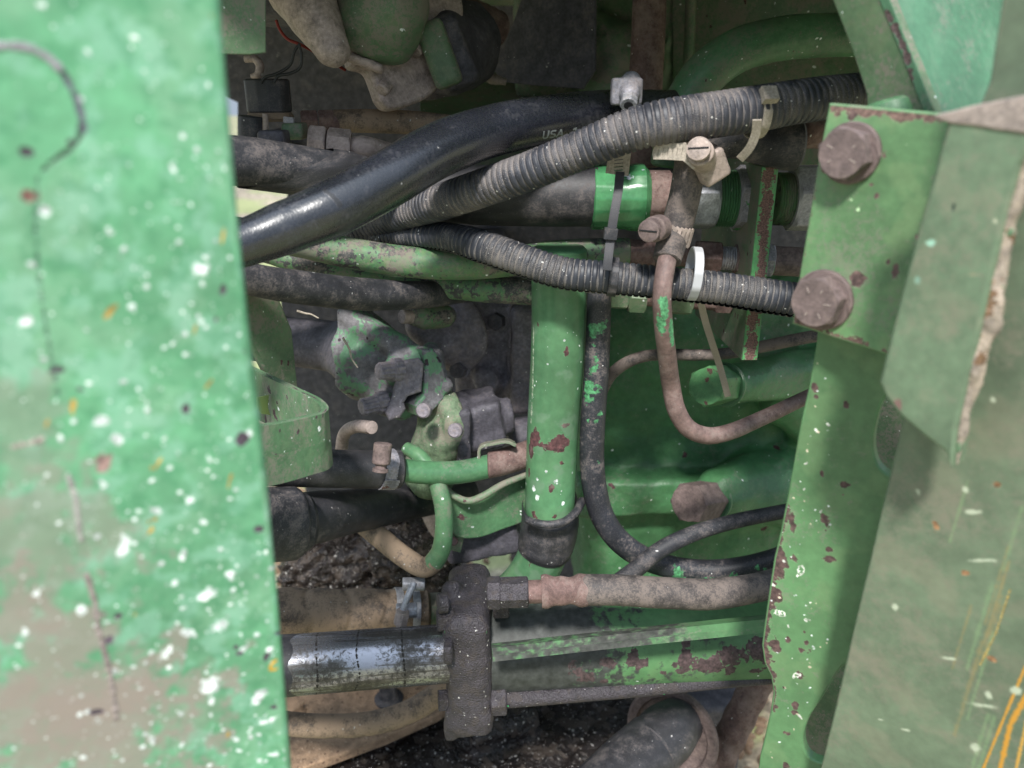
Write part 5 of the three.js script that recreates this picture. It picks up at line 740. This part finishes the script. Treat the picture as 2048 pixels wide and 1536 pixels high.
// ---------- bottom: hydraulic cylinder, decks, steering joint ----------
{
  const o = thing('hydraulic_cylinder', 'greasy hydraulic cylinder with scored chrome rod and green barrel', 'cylinder');
  add(o, 'piston_rod', sweep([[30, 1375, 0.545, 128], [430, 1342, 0.575, 122], [570, 1331, 0.585, 119], [740, 1318, 0.6, 116], [915, 1305, 0.615, 113]], { seg: 48 }), M.chrome);
  add(o, 'oil_band', sweep([[30, 1375, 0.545, 129.5], [430, 1342, 0.575, 123.5], [570, 1331, 0.585, 120], [602, 1328.5, 0.588, 119.4]], { seg: 48, cap: false, rfn: (s, th, r, L) => r * (1 + (s / L > 0.9 ? 0.004 * Math.sin(th * 7) - 0.01 * sstep(0.95, 1, s / L) : 0)) }), M.rubberDark, 'oil soaked end of the rod');
  const k = [940, 1300, 0.6], q = w => R_(k, w), c = P(942, 1298, 0.635);
  const blk = S.join(0.006, S.box(c, [q(46), q(150), 0.05], 0.012, [0, 0, 0.03]), S.cap(P(905, 1180, 0.632), P(905, 1215, 0.632), q(22)), S.box(P(905, 1410, 0.62), [q(12), q(40), 0.03], 0.003));
  add(o, 'gland_block', solidOf(S.rough(blk, 0.0016, 3200), 0.003, ...BB(850, 1110, 0.72, 1040, 1480, 0.55)), M.greasy);
  add(o, 'bolt', solidOf(S.box(P(897, 1303, 0.58), [q(9), q(20), 0.008], 0.002), 0.002, ...BB(870, 1260, 0.6, 920, 1340, 0.56)), M.greasy); add(o, 'plug', turn(P(895, 1205, 0.6), P(876, 1207, 0.598), round(0.009, q(20), 0.1)), M.greasy);
  const A = [975, 1296, 0.64], B = [1640, 1268, 0.665], V = [P(...A), P(1300, 1282, 0.652), P(...B)], r = m_(V[0], 92);
  const t = paintTex(1024, 0.4, 82, { base: hex('4a7f4a'), dust: false, specks: 50, rough: 0.5 });
  const L1 = V[0].distanceTo(V[2]);
  t.each((x, y, i) => { const s = y / 1024 * 0.4, m = sstep(0.42, 0.7, 1.22 - s / (L1 * 0.62) * 0.95 + (t.N(0, x, y, 1, 5) - 0.5) * 0.7 + (t.N(2, x, y, 1, 60) - 0.5) * 0.5); if (m > 0.01) t.put(i, m * 0.9, [0.16 + t.N(2, x, y) * 0.1, 0.155 + t.N(2, x, y) * 0.1, 0.165 + t.N(2, x, y) * 0.1], 0.6, 0.1); });
  const bu = (x, y) => { const f = (x - A[0]) / (B[0] - A[0]), cy = lerp(A[1], B[1], f); return [r * (PI - 0.55 + Math.asin(clamp((y - cy) / lerp(92, 86, f), -0.98, 0.98))), L1 * f]; }, pxm = r / 92;
  for (const [x, y, a, b] of [[1145, 1330, 22, 26], [1240, 1300, 16, 20], [1250, 1312, 16, 14], [1195, 1310, 14, 12], [1338, 1310, 13, 36], [1380, 1312, 32, 26], [1420, 1300, 36, 30], [1470, 1295, 36, 32], [1505, 1300, 30, 40], [1425, 1320, 12, 18], [1400, 1320, 26, 10], [1298, 1330, 8, 6], [1320, 1316, 6, 6], [1360, 1316, 10, 6], [1480, 1325, 14, 5], [1190, 1348, 10, 5], [1340, 1270, 6, 20], [1540, 1310, 30, 40]]) t.blob(...bu(x, y), b * pxm * 0.62, a * pxm * 0.75, { col: hex('483a3b'), jag: 1.2, ro: 0.7 });
  const mt = t.mat({ bumpScale: 0.0008 }); add(o, 'barrel', sweepV(V, [r, r, r * 0.99], { seg: 56 }), mt);
  const bt = paintTex(512, 0.4, 83, { base: hex('4a7c4a'), dust: [0.5, 0.8, 0.5], specks: 30, rough: 0.5 }); bt.each((x, y, i) => { const m = sstep(0.4, 0.72, 1.0 - y / 512 * 0.4 / 0.17 * 0.6 + (bt.N(0, x, y, 1, 5) - 0.5) * 0.7 + (bt.N(2, x, y, 1, 60) - 0.5) * 0.4); const g = 0.17 + bt.N(2, x, y) * 0.12; bt.put(i, m * 0.9, [g * 1.03, g, g], 0.75, bt.N(3, x, y) * 0.2); }); bt.scatter(16, 0.001, 0.004, { col: hex('4c383a') });
  const bar = [P(985, 1305, 0.566), P(1260, 1275, 0.574), P(1640, 1236, 0.588)]; add(o, 'weld_strip', toCreasedNormals(sweepV(bar, [0.01, 0.01, 0.01], { rect: [q(13), 0.006], seg: 24, ref: V3(0, 0.35, 1).normalize() }).toNonIndexed(), 0.6), bt.mat());
  for (const [x, y, D] of [[988, 1400, 0.6], [992, 1206, 0.625]]) { const p = P(x, y, D), n = V3(1, 0.03, -0.03).normalize(); add(o, 'nut', hexNut(p.clone().addScaledVector(n, -0.003), p.clone().addScaledVector(n, 0.012), 0.0125, 0.3), M.greasy); }
  for (const [x, y, D] of [[893, 1400, 0.602], [891, 1240, 0.6]]) { const p = P(x, y, D), n = V3(-1, 0.02, 0.15).normalize(); add(o, 'bolt', hexNut(p.clone().addScaledVector(n, -0.008), p.clone().addScaledVector(n, 0.008), 0.0095, 0.3), M.greasy); }
  add(o, 'tie_rod', sweep([[975, 1401, 0.6, 36], [1260, 1379, 0.61, 32], [1450, 1362, 0.62, 28], [1640, 1346, 0.63, 26]], { seg: 20 }), M.greasy);
}
{
  const o = thing('cylinder_hose', 'dusty thick hose screwed to the top of the greasy cylinder', 'hose'), d = 0.575;
  chain(o, [975, 1186, d], [1180, 1180, d], [['fitting', 975, 1002, 60, 'hex', M.greasy, 0.2], ['hex_nut', 998, 1057, 56, 'hex', M.greasy, 0.1], ['stem', 1055, 1090, 46, 'round', M.rust], ['ferrule', 1083, 1174, 66, 'lump', M.rust]]);
  add(o, 'hose', sweep([[1165, 1180, d, 62], [1240, 1180, d, 61], [1330, 1186, d + 0.003, 62], [1420, 1188, d + 0.01, 62], [1500, 1178, d + 0.025, 58], [1580, 1155, d + 0.05, 54], [1680, 1120, d + 0.08, 50]], { seg: 32, rfn: (s, th, r) => r * (1 + 0.012 * Math.sin(s * 90 + th)) }), M.rubberDusty);
}
{
  const o = thing('wrinkled_hose', 'wrinkled dusty hose held by a shiny band clamp', 'hose'); add(o, 'hose', sweep([[20, 1215, 0.62, 104], [440, 1224, 0.66, 100], [600, 1226, 0.675, 98], [700, 1227, 0.685, 96], [800, 1226, 0.695, 94], [852, 1225, 0.7, 92]], { seg: 40, step: 0.002, rfn: (s, th, r) => { const f = (s * 26 + 0.12 * Math.sin(th * 2 + s * 40)) % 1; return r * (0.97 + 0.05 * Math.sin(PI * f) - 0.045 * Math.exp(-Math.pow((f - 0.5) / 0.5 * 6 + 5.4, 2)) + 0.006 * Math.sin(s * 900)); } }), M.earthHose);
  add(o, 'green_pipe', sweep([[835, 1226, 0.7, 76], [880, 1224, 0.705, 76], [930, 1222, 0.71, 76]], { seg: 28 }), M.paintDusty);
  const c = P(822, 1226, 0.697), ax = dirPx([760, 1226, 0.69], [880, 1225, 0.705]), R = m_(c, 48), k = thing('band_clamp', 'shiny steel T bolt band clamp on the wrinkled hose', 'clamp');
  const ck = c.clone().addScaledVector(ax, -0.006); for (const s of [-1, 1]) add(k, 'band', bandRing(ck.clone().addScaledVector(ax, s * 0.0085), ax, R, 0.008, 0.0012), M.zinc);
  add(k, 'trunnion', turn(P(805, 1168, 0.665), P(850, 1168, 0.668), round(R_([826, 1168, 0.665], 44), R_([826, 1168, 0.665], 13), 0.1)), M.zinc); add(k, 't_bolt', sweep([[828, 1166, 0.648, 14], [818, 1188, 0.64, 14], [808, 1215, 0.636, 14], [800, 1255, 0.635, 14]], { seg: 14 }), M.zinc);
  add(k, 'trunnion', turn(P(792, 1222, 0.642), P(834, 1220, 0.645), round(R_([826, 1220, 0.64], 42), R_([826, 1220, 0.64], 15), 0.1)), M.zinc); add(k, 'nut', hexNut(P(806, 1222, 0.632), P(800, 1248, 0.63), R_([806, 1225, 0.63], 13), 0.2), M.dustSteel);
}
const yS = P(700, 1440, 0.84).y;
{
  const at = (x, y, h) => onY(x, y, h), ps = planeOf([at(700, 1440, yS), at(850, 1440, yS), at(700, 1400, yS)]);
  const o = thing('dusty_deck', 'steel deck caked with brown dust under the chrome rod', 'deck'); add(o, 'deck_plate', plateGeo(ps, [[-100, 1290], [905, 1290], [912, 1405], [872, 1430], [770, 1475], [600, 1538], [-100, 1800]], 0.014, 0.002), M.sand);
  const c = onY(1100, 1500, yS - 0.035), cp = P(...c), f = S.box(cp.clone().add(V3(-0.05, -0.04, -0.0)), [0.26, 0.04, 0.26], 0.01), fb = S.join(0.01, f, S.box(P(...onY(1000, 1440, yS - 0.02)), [0.05, 0.02, 0.035], 0.015, [0, 0.4, 0]));
  const d = thing('oily_axle', 'dark axle housing wet with oil and grit below the cylinder', 'axle'); add(d, 'top', solidOf(S.rough(fb, 0.004, 4200), 0.0055, cp.clone().add(V3(0.37, 0.04, 0.27)), cp.clone().add(V3(-0.34, -0.09, -0.27))), M.oily);
  const w = thing('oily_crust', 'black oily crust glinting behind the hooked pipe', 'crust'), q = P(740, 1130, 1.0); add(w, 'crust', solidOf(S.rough(S.join(0.02, S.box(q.clone().add(V3(0, -0.05, -0.02)), [0.13, 0.085, 0.05], 0.03), S.ball(P(800, 1100, 0.98), 0.05)), 0.012, 5200), 0.006, ...BB(540, 1000, 1.1, 1000, 1330, 0.88)), M.oily);
  const h = thing('dusty_hose', 'brown dusty hose lying over the dusty deck', 'hose'); add(h, 'hose', sweep([[20, 1300, 0.63, 46], [440, 1415, 0.66, 46], [560, 1445, 0.665, 46], [670, 1452, 0.675, 46], [760, 1443, 0.685, 46], [840, 1412, 0.695, 46], [900, 1365, 0.705, 46], [950, 1300, 0.72, 46]], { seg: 26 }), M.earthHose);
  const g = thing('rubber_mount', 'dark rubber mount on the dusty deck', 'mount'), gp = P(...onY(778, 1400, yS)); add(g, 'bushing', turn(gp.clone().add(V3(0, -0.002, 0)), gp.clone().add(V3(0, 0.05, 0)), [[0, 0.019], [0.006, 0.02], [0.009, 0.013], [0.03, 0.012], [0.045, 0.012]]), M.rubber);
  const e = thing('brown_lump', 'dried mud lump on the dusty deck', 'lump'), ep = P(...onY(600, 1425, yS)); add(e, 'lump', solidOf(S.rough(S.ball(ep, 0.008), 0.006, 9000), 0.002, ep.clone().addScalar(0.02), ep.clone().addScalar(-0.02)), M.sand);
}
{
  const o = thing('steering_joint', 'dark steering shaft joined to a wide round flange', 'shaft'), nz = dirPx([1352, 1462, 0.73], [1290, 1530, 0.66]), c = P(1342, 1470, 0.73), r = m_(c, 96);
  add(o, 'flange', boxUV(turn(c.clone().addScaledVector(nz, -0.008), c, [[0, r * 0.5], [0, r * 0.96], [0.004, r], [0.008, r], [0.01, r * 0.94], [0.01, r * 0.8], [0.006, r * 0.76], [0.006, r * 0.5]], { seg: 56 })), M.rustBolt);
  add(o, 'joint', sweep([[1362, 1440, 0.735, 96], [1330, 1470, 0.7, 118], [1300, 1500, 0.68, 116]], { seg: 36 }), M.rubberDark); add(o, 'shaft', sweep([[1308, 1490, 0.69, 124], [1250, 1545, 0.655, 132], [1150, 1650, 0.6, 142]], { seg: 40 }), M.rubberDark);
  const b = thing('brown_bar', 'rough brown bar slanting down beside the strut foot', 'bar'); add(b, 'bar', sweep([[1560, 1290, 0.76, 60], [1505, 1385, 0.75, 60], [1462, 1470, 0.74, 62], [1410, 1570, 0.73, 66]], { seg: 24, rfn: (s, th, r) => r * (1 + 0.04 * Math.sin(s * 220 + th * 2)) }), M.rust);
  const p = thing('lower_box', 'dark box section behind the brown bar', 'box'), q = P(1400, 1430, 0.98); add(p, 'box', solidOf(S.box(q, [0.05, 0.07, 0.06], 0.01), 0.006, q.clone().addScalar(0.12), q.clone().addScalar(-0.12)), M.castDark);
}
{ // bits of straw caught in the machine
  const R = rng(97); for (const [x, y, D, L, a, where] of [[700, 705, 0.695, 60, 1.15, 'clinging to the worn pump elbow'], [615, 628, 0.7, 40, 0.3, 'under the drooping hose'], [1025, 1515, 0.86, 46, -0.75, 'on the oily axle']]) { const c = Math.cos(a), s = Math.sin(a), p = [-1, -0.3, 0.4, 1].map((k, i) => P(x + k * L / 2 * c + (i % 2 ? 3 : -2), y + k * L / 2 * s + (R() - 0.5) * 6, D)); one('straw_stalk', sweepV(p, p.map((_, i) => 0.0011 - i * 0.00015), { seg: 7, step: 0.002 }), M.nylonBeige, 'dry straw stalk ' + where, 'straw', 'straw stalks'); }
}
// ---------- settle every thing on its own base point, then draw ----------
scene.updateMatrixWorld(true);
for (const o of [...scene.children]) {
  if (!o.isGroup) continue;
  const b = new THREE.Box3().setFromObject(o), c = V3((b.min.x + b.max.x) / 2, b.min.y, (b.min.z + b.max.z) / 2);
  o.position.copy(c); for (const k of o.children) k.position.sub(c);
}
renderer.render(scene, camera);
